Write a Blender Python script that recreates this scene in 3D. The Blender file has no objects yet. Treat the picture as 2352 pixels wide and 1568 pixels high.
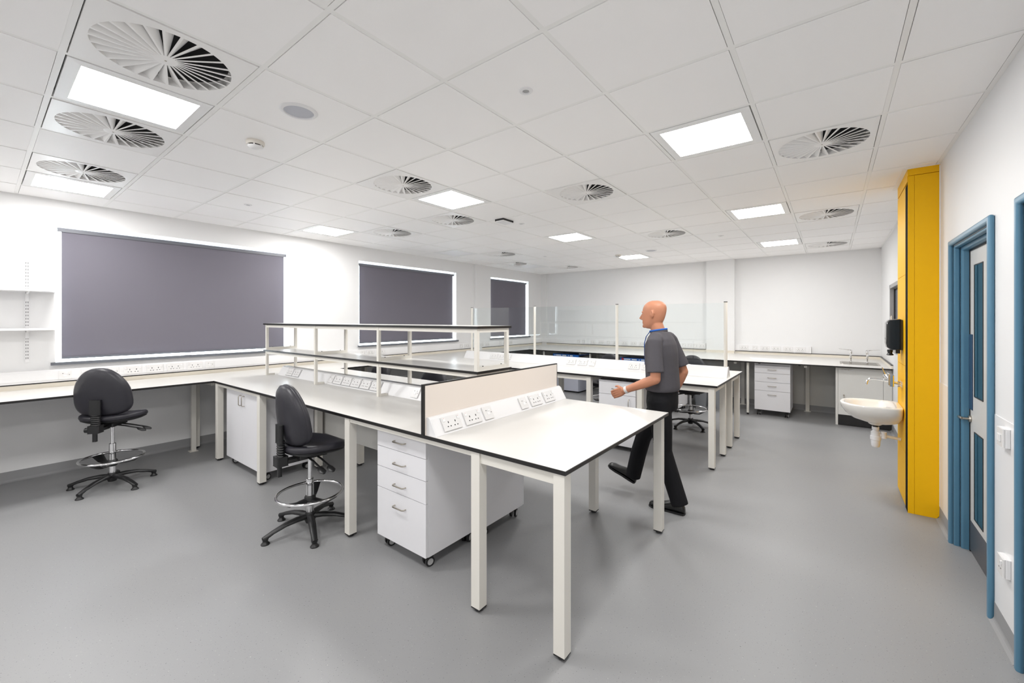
import bpy, math, random
from mathutils import Vector, Matrix
random.seed(7)
PI = math.pi
sc = bpy.context.scene
COL = sc.collection

# ------------------------------------------------------------------ camera
cam_data = bpy.data.cameras.new('camera')
cam = bpy.data.objects.new('camera', cam_data)
COL.objects.link(cam)
YAW = 0.6539
cam.location = (-1.4386, 0.2485, 1.547)
cam.rotation_euler = (PI / 2, 0, YAW - PI / 2)
cam_data.sensor_width = 36
cam_data.lens = 949.9 / 2352 * 36
cam_data.shift_x = (1176 - 1181.7) / 2352
cam_data.shift_y = -(784 - 732.75) / 2352
cam_data.clip_start = 0.05
sc.camera = cam
# ------------------------------------------------------------------ world
world = bpy.data.worlds.new('world')
sc.world = world
world.use_nodes = True
wn = world.node_tree
bg = wn.nodes['Background']
bg.inputs[0].default_value = (0.86, 0.94, 1.0, 1)
bg.inputs[1].default_value = 8.0
# ------------------------------------------------------------------ exposure
sc.view_settings.view_transform = 'Standard'
sc.view_settings.look = 'None'
sc.view_settings.gamma = 1
sc.view_settings.use_curve_mapping = False
sc.view_settings.exposure = 1.34
LAMP = 16.0          # radiance of the lit ceiling panels
sc.cycles.max_bounces = 16
sc.cycles.diffuse_bounces = 10
sc.cycles.glossy_bounces = 6
sc.cycles.transparent_max_bounces = 12
sc.cycles.sample_clamp_indirect = 6
sc.cycles.caustics_reflective = True
sc.cycles.blur_glossy = 1.0
sc.cycles.caustics_refractive = False

# ------------------------------------------------------------------ materials
def mat(name, color, rough=0.5, metal=0.0, spec=0.5, var=0.0, vscale=8.0, bump=0.0, bscale=60.0, coat=0.0):
    m = bpy.data.materials.new(name)
    m.use_nodes = True
    nt = m.node_tree
    b = nt.nodes['Principled BSDF']
    b.inputs['Base Color'].default_value = (*color, 1)
    b.inputs['Roughness'].default_value = rough
    b.inputs['Metallic'].default_value = metal
    b.inputs['Specular IOR Level'].default_value = spec
    b.inputs['Coat Weight'].default_value = coat
    geo = nt.nodes.new('ShaderNodeTexCoord')
    if var > 0:
        n = nt.nodes.new('ShaderNodeTexNoise')
        n.inputs['Scale'].default_value = vscale
        n.inputs['Detail'].default_value = 4
        nt.links.new(geo.outputs['Object'], n.inputs['Vector'])
        mx = nt.nodes.new('ShaderNodeMix')
        mx.data_type = 'RGBA'
        mx.inputs['A'].default_value = (*[c * (1 - var) for c in color], 1)
        mx.inputs['B'].default_value = (*[min(1, c * (1 + var)) for c in color], 1)
        nt.links.new(n.outputs['Fac'], mx.inputs['Factor'])
        nt.links.new(mx.outputs['Result'], b.inputs['Base Color'])
    if bump > 0:
        n2 = nt.nodes.new('ShaderNodeTexNoise')
        n2.inputs['Scale'].default_value = bscale
        n2.inputs['Detail'].default_value = 3
        nt.links.new(geo.outputs['Object'], n2.inputs['Vector'])
        bp = nt.nodes.new('ShaderNodeBump')
        bp.inputs['Strength'].default_value = bump
        bp.inputs['Distance'].default_value = 0.002
        nt.links.new(n2.outputs['Fac'], bp.inputs['Height'])
        nt.links.new(bp.outputs['Normal'], b.inputs['Normal'])
    return m

WALL = mat('wall_paint', (0.775, 0.773, 0.775), 0.5, var=0.01, bump=0.15, bscale=150)
TILE = mat('ceiling_tile_paint', (0.95, 0.938, 0.933), 0.5, spec=0.5, var=0.012, vscale=3, bump=0.2, bscale=300)
GRIDM = mat('ceiling_grid_metal', (0.90, 0.895, 0.88), 0.4)
DARK = mat('dark_void', (0.008, 0.008, 0.008), 0.9, spec=0.1)
PLEN = mat('vent_plenum', (0.02, 0.02, 0.022), 0.7, bump=0.3)
VENTM = mat('vent_white_metal', (0.89, 0.88, 0.87), 0.32)
RIM = mat('lamp_rim', (0.86, 0.86, 0.86), 0.35)
WOOD = mat('worktop_laminate', (0.66, 0.645, 0.62), 0.28, var=0.01, vscale=5, bump=0.03)
WOODS = mat('worktop_laminate_cream', (0.77, 0.715, 0.62), 0.35, var=0.01)
EDGE = mat('worktop_black_edge', (0.012, 0.011, 0.011), 0.35)
LEGM = mat('cream_powder_coat', (0.76, 0.735, 0.68), 0.4, bump=0.05)
PED = mat('white_melamine', (0.78, 0.775, 0.80), 0.4, var=0.01)
PEDW = mat('warm_white_melamine', (0.76, 0.755, 0.73), 0.4)
PLAS = mat('white_plastic', (0.80, 0.795, 0.80), 0.3)
PLATE = mat('socket_plastic', (0.76, 0.75, 0.745), 0.25)
PINS = mat('socket_pin_dark', (0.02, 0.02, 0.02), 0.6)
REDM = mat('red_marker', (0.5, 0.05, 0.03), 0.4)
CHROME = mat('chrome', (0.85, 0.85, 0.86), 0.08, metal=1)
STEEL = mat('brushed_nickel', (0.50, 0.46, 0.40), 0.28, metal=1)
SINKM = mat('stainless_steel', (0.45, 0.42, 0.38), 0.3, metal=1)
BLACK = mat('black_plastic', (0.012, 0.012, 0.013), 0.4, bump=0.05)
VINYL = mat('charcoal_vinyl', (0.022, 0.021, 0.028), 0.42, var=0.06, vscale=30, bump=0.08, bscale=400)
GLOSSB = mat('gloss_black', (0.008, 0.008, 0.008), 0.12, coat=0.5)
RUBBER = mat('grey_rubber', (0.45, 0.45, 0.45), 0.5)
YELL = mat('yellow_laminate', (0.88, 0.48, 0.0), 0.5, spec=0.25, var=0.01)
CERAM = mat('white_ceramic', (0.86, 0.84, 0.80), 0.1, coat=0.4)
WASTE = mat('waste_plastic', (0.82, 0.82, 0.84), 0.25)
BLUE = mat('blue_door_frame', (0.085, 0.215, 0.325), 0.38, var=0.02)
LEAF = mat('door_leaf_grey', (0.60, 0.59, 0.57), 0.4)
KICK = mat('kick_plate', (0.10, 0.10, 0.11), 0.35, metal=0.4)
NAVY = mat('navy_plate', (0.02, 0.05, 0.11), 0.25)
ALU = mat('aluminium_frame', (0.42, 0.42, 0.42), 0.35, metal=0.5)
BLIND = mat('blind_fabric', (0.165, 0.157, 0.186), 0.8, spec=0.2, var=0.03, vscale=2, bump=0.1, bscale=500)
BLINDC = mat('blind_cassette', (0.13, 0.135, 0.155), 0.4)
SILL = mat('grey_sill', (0.13, 0.14, 0.16), 0.35)
UPVC = mat('white_window_frame', (0.82, 0.83, 0.85), 0.25)
SKIRT = mat('grey_vinyl_skirting', (0.29, 0.29, 0.295), 0.6, spec=0.3)
PANEL = mat('service_panel', (0.62, 0.61, 0.58), 0.45)
BLUEL = mat('blue_label', (0.01, 0.14, 0.55), 0.3)
WHITEL = mat('white_lettering', (0.85, 0.88, 0.9), 0.4)
REDL = mat('red_label', (0.45, 0.02, 0.03), 0.3)
FRIDGE = mat('fridge_white', (0.62, 0.64, 0.74), 0.3)
BINM = mat('grey_bin_plastic', (0.33, 0.35, 0.38), 0.45)
PAPER = mat('paper', (0.83, 0.83, 0.86), 0.5)
SPKM = mat('speaker_grille', (0.52, 0.53, 0.58), 0.6)
POSTC = mat('post_cap_grey', (0.12, 0.12, 0.12), 0.4)
SKIN = mat('skin', (0.50, 0.22, 0.13), 0.5, var=0.06, vscale=20, spec=0.35)
SHIRT = mat('grey_shirt', (0.085, 0.08, 0.09), 0.8, spec=0.2, var=0.06, vscale=60, bump=0.3, bscale=300)
TROUS = mat('black_trousers', (0.010, 0.010, 0.012), 0.8, spec=0.2, bump=0.2, bscale=200)
SHOE = mat('black_shoe', (0.012, 0.012, 0.012), 0.3)
EYEM = mat('eye_white', (0.7, 0.68, 0.65), 0.2)
LANY = mat('blue_lanyard', (0.01, 0.12, 0.5), 0.6)
WATCH = mat('pale_watch', (0.7, 0.7, 0.7), 0.3)

def emis(name, color, s):
    m = bpy.data.materials.new(name); m.use_nodes = True
    nt = m.node_tree; nt.nodes.clear()
    o = nt.nodes.new('ShaderNodeOutputMaterial'); e = nt.nodes.new('ShaderNodeEmission')
    e.inputs[0].default_value = (*color, 1); e.inputs[1].default_value = s
    nt.links.new(e.outputs[0], o.inputs[0])
    return m
LIT = emis('lit_diffuser', (1.0, 0.992, 0.975), LAMP)
UNLIT = mat('unlit_diffuser', (0.85, 0.85, 0.87), 0.3)

def glassmat(name, tint, gloss=0.04):
    m = bpy.data.materials.new(name); m.use_nodes = True
    nt = m.node_tree; nt.nodes.clear()
    o = nt.nodes.new('ShaderNodeOutputMaterial')
    t = nt.nodes.new('ShaderNodeBsdfTransparent'); t.inputs[0].default_value = (*tint, 1)
    g = nt.nodes.new('ShaderNodeBsdfGlossy'); g.inputs['Roughness'].default_value = 0.01
    lw = nt.nodes.new('ShaderNodeLayerWeight'); lw.inputs['Blend'].default_value = 0.5
    pw = nt.nodes.new('ShaderNodeMath'); pw.operation = 'POWER'; pw.inputs[1].default_value = 5
    nt.links.new(lw.outputs['Facing'], pw.inputs[0])
    f = nt.nodes.new('ShaderNodeMapRange'); f.inputs['To Min'].default_value = gloss; f.inputs['To Max'].default_value = 1
    nt.links.new(pw.outputs[0], f.inputs['Value'])
    mx = nt.nodes.new('ShaderNodeMixShader')
    nt.links.new(f.outputs[0], mx.inputs[0]); nt.links.new(t.outputs[0], mx.inputs[1]); nt.links.new(g.outputs[0], mx.inputs[2])
    nt.links.new(mx.outputs[0], o.inputs[0])
    return m
GLASS = glassmat('screen_glass', (0.955, 0.975, 0.975))
WGLASS = glassmat('window_glass', (0.95, 0.97, 0.97))
DGLASS = mat('dark_vision_glass', (0.012, 0.05, 0.065), 0.06, coat=0.6)
VGLASS = mat('grey_vision_glass', (0.22, 0.24, 0.30), 0.08, coat=0.4)

# floor: grey speckled vinyl
FLOOR = bpy.data.materials.new('speckled_vinyl'); FLOOR.use_nodes = True
nt = FLOOR.node_tree; b = nt.nodes['Principled BSDF']
b.inputs['Roughness'].default_value = 0.42
tc = nt.nodes.new('ShaderNodeTexCoord')
def speck(scale, lo, hi, seed):
    mp = nt.nodes.new('ShaderNodeMapping'); mp.inputs['Location'].default_value = (seed, seed * 2, 0)
    n = nt.nodes.new('ShaderNodeTexNoise'); n.inputs['Scale'].default_value = scale; n.inputs['Detail'].default_value = 1.5
    r = nt.nodes.new('ShaderNodeMapRange'); r.inputs['From Min'].default_value = lo; r.inputs['From Max'].default_value = hi
    nt.links.new(tc.outputs['Object'], mp.inputs[0]); nt.links.new(mp.outputs[0], n.inputs['Vector']); nt.links.new(n.outputs['Fac'], r.inputs['Value'])
    return r.outputs[0]
def mixc(fac, a, bcol):
    m = nt.nodes.new('ShaderNodeMix'); m.data_type = 'RGBA'
    nt.links.new(fac, m.inputs['Factor'])
    if isinstance(a, tuple): m.inputs['A'].default_value = (*a, 1)
    else: nt.links.new(a, m.inputs['A'])
    m.inputs['B'].default_value = (*bcol, 1)
    return m.outputs['Result']
c = mixc(speck(0.8, 0.3, 0.7, 0), (0.275, 0.277, 0.284), (0.298, 0.298, 0.301))
c = mixc(speck(150, 0.69, 0.74, 3), c, (0.10, 0.10, 0.11))
c = mixc(speck(120, 0.72, 0.77, 11), c, (0.46, 0.45, 0.44))
nt.links.new(c, b.inputs['Base Color'])

# ------------------------------------------------------------------ mesh builder
class M:
    def __init__(s): s.v = []; s.f = []; s.mi = []; s.sm = []
    def add(s, vs, fs, mi=0, smooth=False):
        o = len(s.v); s.v += [tuple(p) for p in vs]
        for f in fs: s.f.append([i + o for i in f]); s.mi.append(mi); s.sm.append(smooth)
        return s
    def box(s, x0, y0, z0, x1, y1, z1, mi=0, side=None):
        if x0 > x1: x0, x1 = x1, x0
        if y0 > y1: y0, y1 = y1, y0
        if z0 > z1: z0, z1 = z1, z0
        vs = [(x0, y0, z0), (x1, y0, z0), (x1, y1, z0), (x0, y1, z0), (x0, y0, z1), (x1, y0, z1), (x1, y1, z1), (x0, y1, z1)]
        s.add(vs, [(0, 3, 2, 1), (4, 5, 6, 7)], mi)
        s.add(vs, [(0, 1, 5, 4), (1, 2, 6, 5), (2, 3, 7, 6), (3, 0, 4, 7)], mi if side is None else side)
        return s
    def prism(s, poly, axis, a, b, mi=0, smooth=False):
        # poly of 2d points; axis 'x': poly=(y,z); 'y': poly=(x,z); 'z': poly=(x,y)
        def P(p, t):
            return {'x': (t, p[0], p[1]), 'y': (p[0], t, p[1]), 'z': (p[0], p[1], t)}[axis]
        n = len(poly)
        vs = [P(p, a) for p in poly] + [P(p, b) for p in poly]
        fs = [tuple(range(n)), tuple(range(2 * n - 1, n - 1, -1))]
        fs += [(i, (i + 1) % n + 0, (i + 1) % n + n, i + n) for i in range(n)]
        return s.add(vs, fs, mi, smooth)
    def loft(s, rings, mi=0, cap=True, smooth=True, closed=False):
        n = len(rings[0]); vs = [p for r in rings for p in r]; fs = []
        m = len(rings)
        for k in range(m if closed else m - 1):
            k2 = (k + 1) % m
            for i in range(n):
                j = (i + 1) % n
                fs.append((k * n + i, k * n + j, k2 * n + j, k2 * n + i))
        if cap and not closed:
            fs.append(tuple(range(n - 1, -1, -1))); fs.append(tuple((m - 1) * n + i for i in range(n)))
        return s.add(vs, fs, mi, smooth)
    def tube(s, pts, r, n=10, mi=0, cap=True, closed=False, sq=1.0):
        pts = [Vector(p) for p in pts]; m = len(pts)
        rs = r if isinstance(r, list) else [r] * m
        rings = []; up = None
        for k, p in enumerate(pts):
            if closed: t = pts[(k + 1) % m] - pts[k - 1]
            else: t = (pts[min(k + 1, m - 1)] - pts[max(k - 1, 0)])
            t.normalize()
            if up is None:
                up = Vector((0, 0, 1)) if abs(t.z) < 0.9 else Vector((0, 1, 0))
            u = up - t * up.dot(t)
            if u.length < 1e-5: u = t.orthogonal()
            u.normalize(); w = t.cross(u); up = u
            rr = rs[k]; ra, rb = (rr if isinstance(rr, (list, tuple)) else (rr, rr * sq))
            rings.append([p + w * (ra * math.cos(2 * PI * i / n)) + u * (rb * math.sin(2 * PI * i / n)) for i in range(n)])
        return s.loft(rings, mi, cap, True, closed)
    def cyl(s, p0, p1, r, n=16, mi=0): return s.tube([p0, p1], r, n, mi)
    def lathe(s, prof, n=24, cx=0, cy=0, mi=0, sy=1.0):
        rings = [[(cx + r * math.cos(2 * PI * i / n), cy + r * sy * math.sin(2 * PI * i / n), z) for i in range(n)] for r, z in prof]
        return s.loft(rings, mi)
    def torus(s, cx, cy, cz, R, r, n=40, k=10, mi=0):
        return s.tube([(cx + R * math.cos(2 * PI * i / n), cy + R * math.sin(2 * PI * i / n), cz) for i in range(n)], r, k, mi, False, True)
    def xf(s, mtx):
        s.v = [tuple(mtx @ Vector(p)) for p in s.v]; return s
    def join(s, o):
        k = len(s.v); s.v += o.v; s.f += [[i + k for i in f] for f in o.f]; s.mi += o.mi; s.sm += o.sm; return s

def mesh(name, m, mats, sharp=40):
    me = bpy.data.meshes.new(name)
    me.from_pydata([tuple(p) for p in m.v], [], m.f)
    for x in (mats if isinstance(mats, (list, tuple)) else [mats]): me.materials.append(x)
    me.polygons.foreach_set('material_index', m.mi)
    me.polygons.foreach_set('use_smooth', m.sm)
    me.validate(); me.update()
    import bmesh
    bm = bmesh.new(); bm.from_mesh(me)
    bmesh.ops.recalc_face_normals(bm, faces=bm.faces); bm.to_mesh(me); bm.free()
    if any(m.sm): me.set_sharp_from_angle(angle=math.radians(sharp))
    return me
def obj(name, m, mats, parent=None, bevel=0, sharp=40, label=None, loc=None, rot=None, kind=None, seg=2):
    me = m if isinstance(m, bpy.types.Mesh) else mesh(name, m, mats, sharp)
    o = bpy.data.objects.new(name, me); COL.objects.link(o)
    if parent is not None: o.parent = parent
    if loc is not None: o.location = loc
    if rot is not None: o.rotation_euler = rot
    if bevel:
        bv = o.modifiers.new('bevel', 'BEVEL'); bv.width = bevel; bv.segments = seg; bv.limit_method = 'ANGLE'
        bv.angle_limit = math.radians(40)
    if label: o['label'] = label
    if kind: o['kind'] = kind
    return o
def thing(name, label, cat, loc=(0, 0, 0), rz=0, group=None):
    o = bpy.data.objects.new(name, None); COL.objects.link(o)
    o.location = loc; o.rotation_euler = (0, 0, rz); o.empty_display_size = 0.1
    o['label'] = label; o['category'] = cat
    if group: o['group'] = group
    return o
def tag(o, label, cat, group=None):
    o['label'] = label; o['category'] = cat
    if group: o['group'] = group
    return o
def struct(name, m, mats, **k):
    o = obj(name, m, mats, **k); o['kind'] = 'structure'; return o
def copy_tree(o, parent=None):
    c = o.copy(); COL.objects.link(c); c.parent = parent
    for ch in list(o.children): copy_tree(ch, c)
    return c

# ------------------------------------------------------------------ dimensions
CEIL = 2.7486; G = 0.6
YR, YL, XF, XB = -0.42, 6.45, 7.85, -4.3     # right, left (window), far, back walls
T = 0.868                                     # worktop height

# ------------------------------------------------------------------ floor and walls
struct('floor', M().box(XB - .3, YR - 2.2, -0.1, XF + .3, YL + .35, 0), FLOOR)
WINS = [(-0.945, 1.315), (2.421, 4.66), (5.756, 7.25)]; WZ0, WZ1 = 1.105, 2.515
def wall_with_holes(u0, u1, z0, z1, holes):
    """rectangles (u0,u1,z0,z1) left after cutting holes along u"""
    out = []; u = u0
    for a, b_, c0, c1 in sorted(holes):
        out.append((u, a, z0, z1))
        if c0 > z0: out.append((a, b_, z0, c0))
        if c1 < z1: out.append((a, b_, c1, z1))
        u = b_
    out.append((u, u1, z0, z1)); return out
REARW = []
w = M()
for a, b_, c0, c1 in wall_with_holes(XB, XF, 0, CEIL + .15, [(x0, x1, WZ0, WZ1) for x0, x1 in WINS + REARW]):
    w.box(a, YL, c0, b_, YL + .3, c1)
wl = struct('wall_left', w, WALL)
obj('column_casing', M().box(5.20, YL - .04, 0, 5.42, YL + .05, CEIL + .02), WALL, wl)
DX0, DX1, DZ = 1.79, 2.655, 2.048       # door 1 opening
D2X0, D2X1 = 0.40, 1.34               # door 2 opening
VX0, VX1, VZ0, VZ1 = 5.10, 6.50, 1.10, 2.03
w = M()
for a, b_, c0, c1 in wall_with_holes(XB, XF, 0, CEIL + .15, [(DX0, DX1, 0, DZ), (D2X0, D2X1, 0, DZ), (VX0, VX1, VZ0, VZ1)]):
    w.box(a, YR - .16, c0, b_, YR, c1)
wr = struct('wall_right', w, WALL)
wf = struct('wall_far', M().box(XF, YR - .3, 0, XF + .3, YL + .3, CEIL + .15), WALL)
obj('column_casing', M().box(XF - .10, 1.78, 0, XF + .05, 2.30, CEIL + .02), WALL, wf)
obj('corner_casing', M().box(XF - .03, 6.27, 0, XF + .05, YL + .05, CEIL + .02), WALL, wf)
pn = M()
for y0, y1 in ((-.40, .55), (.553, 1.45), (1.453, 2.65), (2.653, 3.85), (3.853, 5.05), (5.053, YL)):
    pn.box(7.12, y0, 0, 7.14, y1, T - .02)
obj('service_panel', pn, PANEL, wf)
struct('wall_back', M().box(XB - .3, YR - .3, 0, XB, YL + .3, CEIL + .15), WALL)
struct('corridor_shell', M().box(XB - .3, YR - 2.2, 0, XF + .3, YR - 2.0, CEIL + .2).box(XB - .3, YR - 2.2, CEIL + .12, XF + .3, YR - .1, CEIL + .3)
       .box(XB - .3, YR - 2.2, 0, XB - .1, YR - .1, CEIL + .2).box(XF + .1, YR - 2.2, 0, XF + .3, YR - .1, CEIL + .2), WALL)  # unseen corridor box, added to shut out sky light behind the right wall
# coved vinyl skirting
def skirt(name, pts, th=.012, h=.10):
    m = M()
    for (x0, y0, x1, y1, nx, ny) in pts:
        poly = [(0, 0), (.026, 0), (.0255, .001), (.018, .004), (.012, .009), (.008, .016), (.006, .024), (.005, h), (0, h)]
        v = [(x0 + nx * a, y0 + ny * a, z) for a, z in poly] + [(x1 + nx * a, y1 + ny * a, z) for a, z in poly]
        n = len(poly)
        m.add(v, [tuple(range(n)), tuple(range(2 * n - 1, n - 1, -1))] + [(i, (i + 1) % n, (i + 1) % n + n, i + n) for i in range(n)])
    return struct(name, m, SKIRT)
skirt('baseboard_left', [(XB, YL, XF, YL, 0, -1)])
skirt('baseboard_far', [(7.12, YR, 7.12, YL, -1, 0)])
skirt('baseboard_right', [(XB, YR, D2X0 - .045, YR, 0, 1), (D2X1 + .045, YR, DX0 - .045, YR, 0, 1), (DX1 + .045, YR, 3.10, YR, 0, 1), (3.72, YR, XF, YR, 0, 1)])
skirt('baseboard_back', [(XB, YR, XB, YL, 1, 0)])

# ------------------------------------------------------------------ ceiling
ceil = struct('ceiling', M().box(XB - .3, YR - .1, CEIL + .13, XF + .3, YL + .3, CEIL + .3), DARK)
gm = M(); HB = .012
I0, I1, J0, J1 = -8, 13, 0, 10
for i in range(I0, I1 + 1): gm.box(i * G - HB, YR, CEIL + .0012, i * G + HB, YL, CEIL + .04)
for j in range(J0, J1 + 1): gm.box(XB, j * G - HB, CEIL + .0016, XF, j * G + HB, CEIL + .04)
for (a, b_, c_, d) in ((XB, YR, XF, YR + .024), (XB, YL - .024, XF, YL), (XB, YR, XB + .024, YL), (XF - .024, YR, XF, YL)):
    gm.box(a, b_, CEIL + .0008, c_, d, CEIL + .04)
obj('ceiling_grid', gm, GRIDM, ceil)
VENTS = {(-2, 2): 'swirl vent at the top edge of the photo, before the nearest left light', (-2, 4): 'largest round swirl vent, top left above the nearest light panel',
 (-2, 6): 'round swirl vent just beyond the nearest left light panel', (-2, 8): 'round swirl vent beside the far left light panel over the left window',
 (1, 5): 'round swirl vent next to the middle light, over the shelf unit', (3, 3): 'round swirl vent alone in plain tiles above the walking man',
 (3, 0): 'large round swirl vent near the yellow column, right of the nearest right light', (3, 6): 'round swirl vent just beyond the middle light panel, shining',
 (3, 8): 'round swirl vent over the second window, right of its light panel', (7, 8): 'small distant swirl vent between second and third window',
 (9, 9): 'distant swirl vent above the third window, tight to its dull light panel', (11, 8): 'farthest swirl vent, by the far left corner of the room',
 (7, 3): 'distant round swirl vent above the glass screen on the far side', (7, 0): 'round swirl vent left of the yellow column top, second from the near one',
 (11, 0): 'farthest swirl vent on the right side, by the far wall'}
LAMPS = {(-2, 1): 'lit ceiling light panel overhead, out of the frame on the near side', (-2, 5): 'largest lit light panel, upper left between two swirl vents',
 (-2, 9): 'lit light panel at the far left against the window wall', (2, 5): 'lit light panel in the middle of the ceiling above the shelf unit',
 (2, 1): 'large lit light panel on the right of the ceiling', (2, 9): 'lit light panel above the gap between first and second windows',
 (6, 9): 'unlit light panel above the second window', (6, 5): 'lit light panel above the glass screen, right of the black edged box',
 (10, 5): 'small farthest lit light panel near the middle of the far wall', (6, 1): 'lit light panel left of the vent near the yellow column',
 (10, 1): 'farthest lit light panel on the right near the far wall', (10, 9): 'unlit light panel in the far left corner beyond a vent'}
for q in ((-6, 1), (-6, 5), (-6, 9)): LAMPS[q] = 'lit ceiling light panel added unseen behind the camera, in the row nearest the ' + {1: 'right wall', 5: 'room middle', 9: 'window wall'}[q[1]]  # unseen row continuing the panel grid, added to light camera-facing sides
def tile_mesh(w, d):
    return mesh('ceiling_tile', M().box(-w / 2, -d / 2, 0, w / 2, d / 2, .02), TILE)
full = tile_mesh(.5725, .5725)
for i in range(I0, I1 + 1):
    for j in range(J0 - 1, J1 + 1):
        if (i, j) in VENTS or (i, j) in LAMPS : continue
        x0, x1 = max(i * G + HB, XB + .024), min((i + 1) * G - HB, XF - .024)
        y0, y1 = max(j * G + HB, YR + .024), min((j + 1) * G - HB, YL - .024)
        if x1 - x0 < .03 or y1 - y0 < .03: continue
        me = full if (x1 - x0 > .57 and y1 - y0 > .57) else tile_mesh(x1 - x0 - .0035, y1 - y0 - .0035)
        if x1 < 3.8 and x0 > 3.0 and y0 < -.2 and False: continue
        obj('ceiling_tile', me, None, ceil, loc=((x0 + x1) / 2 + random.uniform(-.0014, .0014), (y0 + y1) / 2 + random.uniform(-.0014, .0014), CEIL - .001 + random.uniform(-.0007, .0007)))
# swirl vents
R0, R1, NB = .044, .252, 26
def plate_mesh():
    m = M(); n = 104; s_ = .2835
    def sq(a):
        c, s2 = math.cos(a), math.sin(a); k = s_ / max(abs(c), abs(s2)); return (c * k, s2 * k)
    angs = [2 * PI * (i + .0) / n for i in range(n)]
    rings = [[(*sq(a), .018) for a in angs], [(*sq(a), 0) for a in angs], [(R1 * math.cos(a), R1 * math.sin(a), 0) for a in angs],
             [(R1 * math.cos(a), R1 * math.sin(a), .035) for a in angs]]
    m.loft(rings, cap=False, smooth=False); return m
def blade_mesh():
    m = M(); w0, w1 = .0034, .0052
    # lip strip in the face plane plus a pitched leaf rising behind it
    pts0 = [(R0 * .8, -w0, 0), (R1 + .002, -w1, 0), (R1 + .002, w1, 0), (R0 * .8, w0, 0)]
    m.add([(x, y, 0) for x, y, z in pts0] + [(x, y, .0016) for x, y, z in pts0], [(0, 1, 2, 3), (7, 6, 5, 4), (0, 4, 5, 1), (1, 5, 6, 2), (2, 6, 7, 3), (3, 7, 4, 0)])
    k0, k1 = .006, .034
    m.add([(R0 * .8, w0, 0), (R1, w1, 0), (R1, w1 + k1 * 1.0, k1 * .80), (R0 * .8, w0 + k0, k0)], [(0, 1, 2, 3)])
    m.add([(R0 * .8, w0 - .001, .0012), (R1, w1 - .001, .0012), (R1, w1 + k1 * 1.0 - .001, k1 * .80 + .001), (R0 * .8, w0 + k0 - .001, k0 + .001)], [(3, 2, 1, 0)])
    return m
PLATEM = mesh('face_plate', plate_mesh(), VENTM)
BLADEM = mesh('blade', blade_mesh(), VENTM)
HUBM = mesh('hub', M().lathe([(.0005, -.002), (.038, -.0015), (.045, 0), (.045, .01), (.001, .01)], 28), VENTM)
SCREWM = mesh('screw', M().lathe([(.0005, -.004), (.004, -.0035), (.005, -.002), (.001, .001)], 10), STEEL)
PLENM = mesh('plenum_box', M().lathe([(R1 + .012, .036), (R1 + .012, .115), (.001, .115)], 40), PLEN)
def lipmesh():
    m = M(); n = 64
    r = [[(q * math.cos(2 * PI * i / n), q * math.sin(2 * PI * i / n), z) for i in range(n)] for q, z in ((R1 + .001, .034), (R1 - .012, .036), (R1 - .012, .040))]
    return mesh('collar', m.loft(r, cap=False), VENTM)
LIPM = lipmesh()
for (i, j), lab in VENTS.items():
    t = thing('swirl_vent', 'white ' + lab, 'vent', ((i + .5) * G, (j + .5) * G, CEIL - .002), 0, 'swirl vents in the ceiling')
    obj('face_plate', PLATEM, None, t); obj('plenum_box', PLENM, None, t, label='black plenum behind the blades'); obj('collar', LIPM, None, t)
    h = obj('hub', HUBM, None, t); obj('screw', SCREWM, None, h)
    for k in range(NB): obj('blade', BLADEM, None, t, rot=(0, 0, 2 * PI * (k + .5) / NB))
# light panels
def frame_ring(o, i, z0, z1, drop):
    m = M()
    r = [[(-o, -o, z1), (o, -o, z1), (o, o, z1), (-o, o, z1)], [(-o, -o, z0), (o, -o, z0), (o, o, z0), (-o, o, z0)],
         [(-i, -i, z0 - drop), (i, -i, z0 - drop), (i, i, z0 - drop), (-i, i, z0 - drop)], [(-i, -i, z0 + .004), (i, -i, z0 + .004), (i, i, z0 + .004), (-i, i, z0 + .004)]]
    return m.loft(r, cap=False, smooth=False)
RIMM = mesh('rim', frame_ring(.2815, .232, 0, .02, .002), RIM)
DIFM = mesh('diffuser', M().add([(-.232, -.232, 0), (.232, -.232, 0), (.232, .232, 0), (-.232, .232, 0)], [(0, 3, 2, 1)]), LIT)
DIFU = mesh('diffuser', M().add([(-.232, -.232, 0), (.232, -.232, 0), (.232, .232, 0), (-.232, .232, 0)], [(0, 3, 2, 1)]), UNLIT)
BACKM = mesh('housing', M().box(-.275, -.275, .006, .275, .275, .06), RIM)
for (i, j), lab in LAMPS.items():
    t = thing('ceiling_light', 'square white ' + lab, 'ceiling light', ((i + .5) * G, (j + .5) * G, CEIL - .001), 0, 'square ceiling light panels')
    obj('rim', RIMM, None, t); obj('diffuser', DIFU if 'unlit' in lab else DIFM, None, t, loc=(0, 0, .001)); obj('housing', BACKM, None, t)

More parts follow.
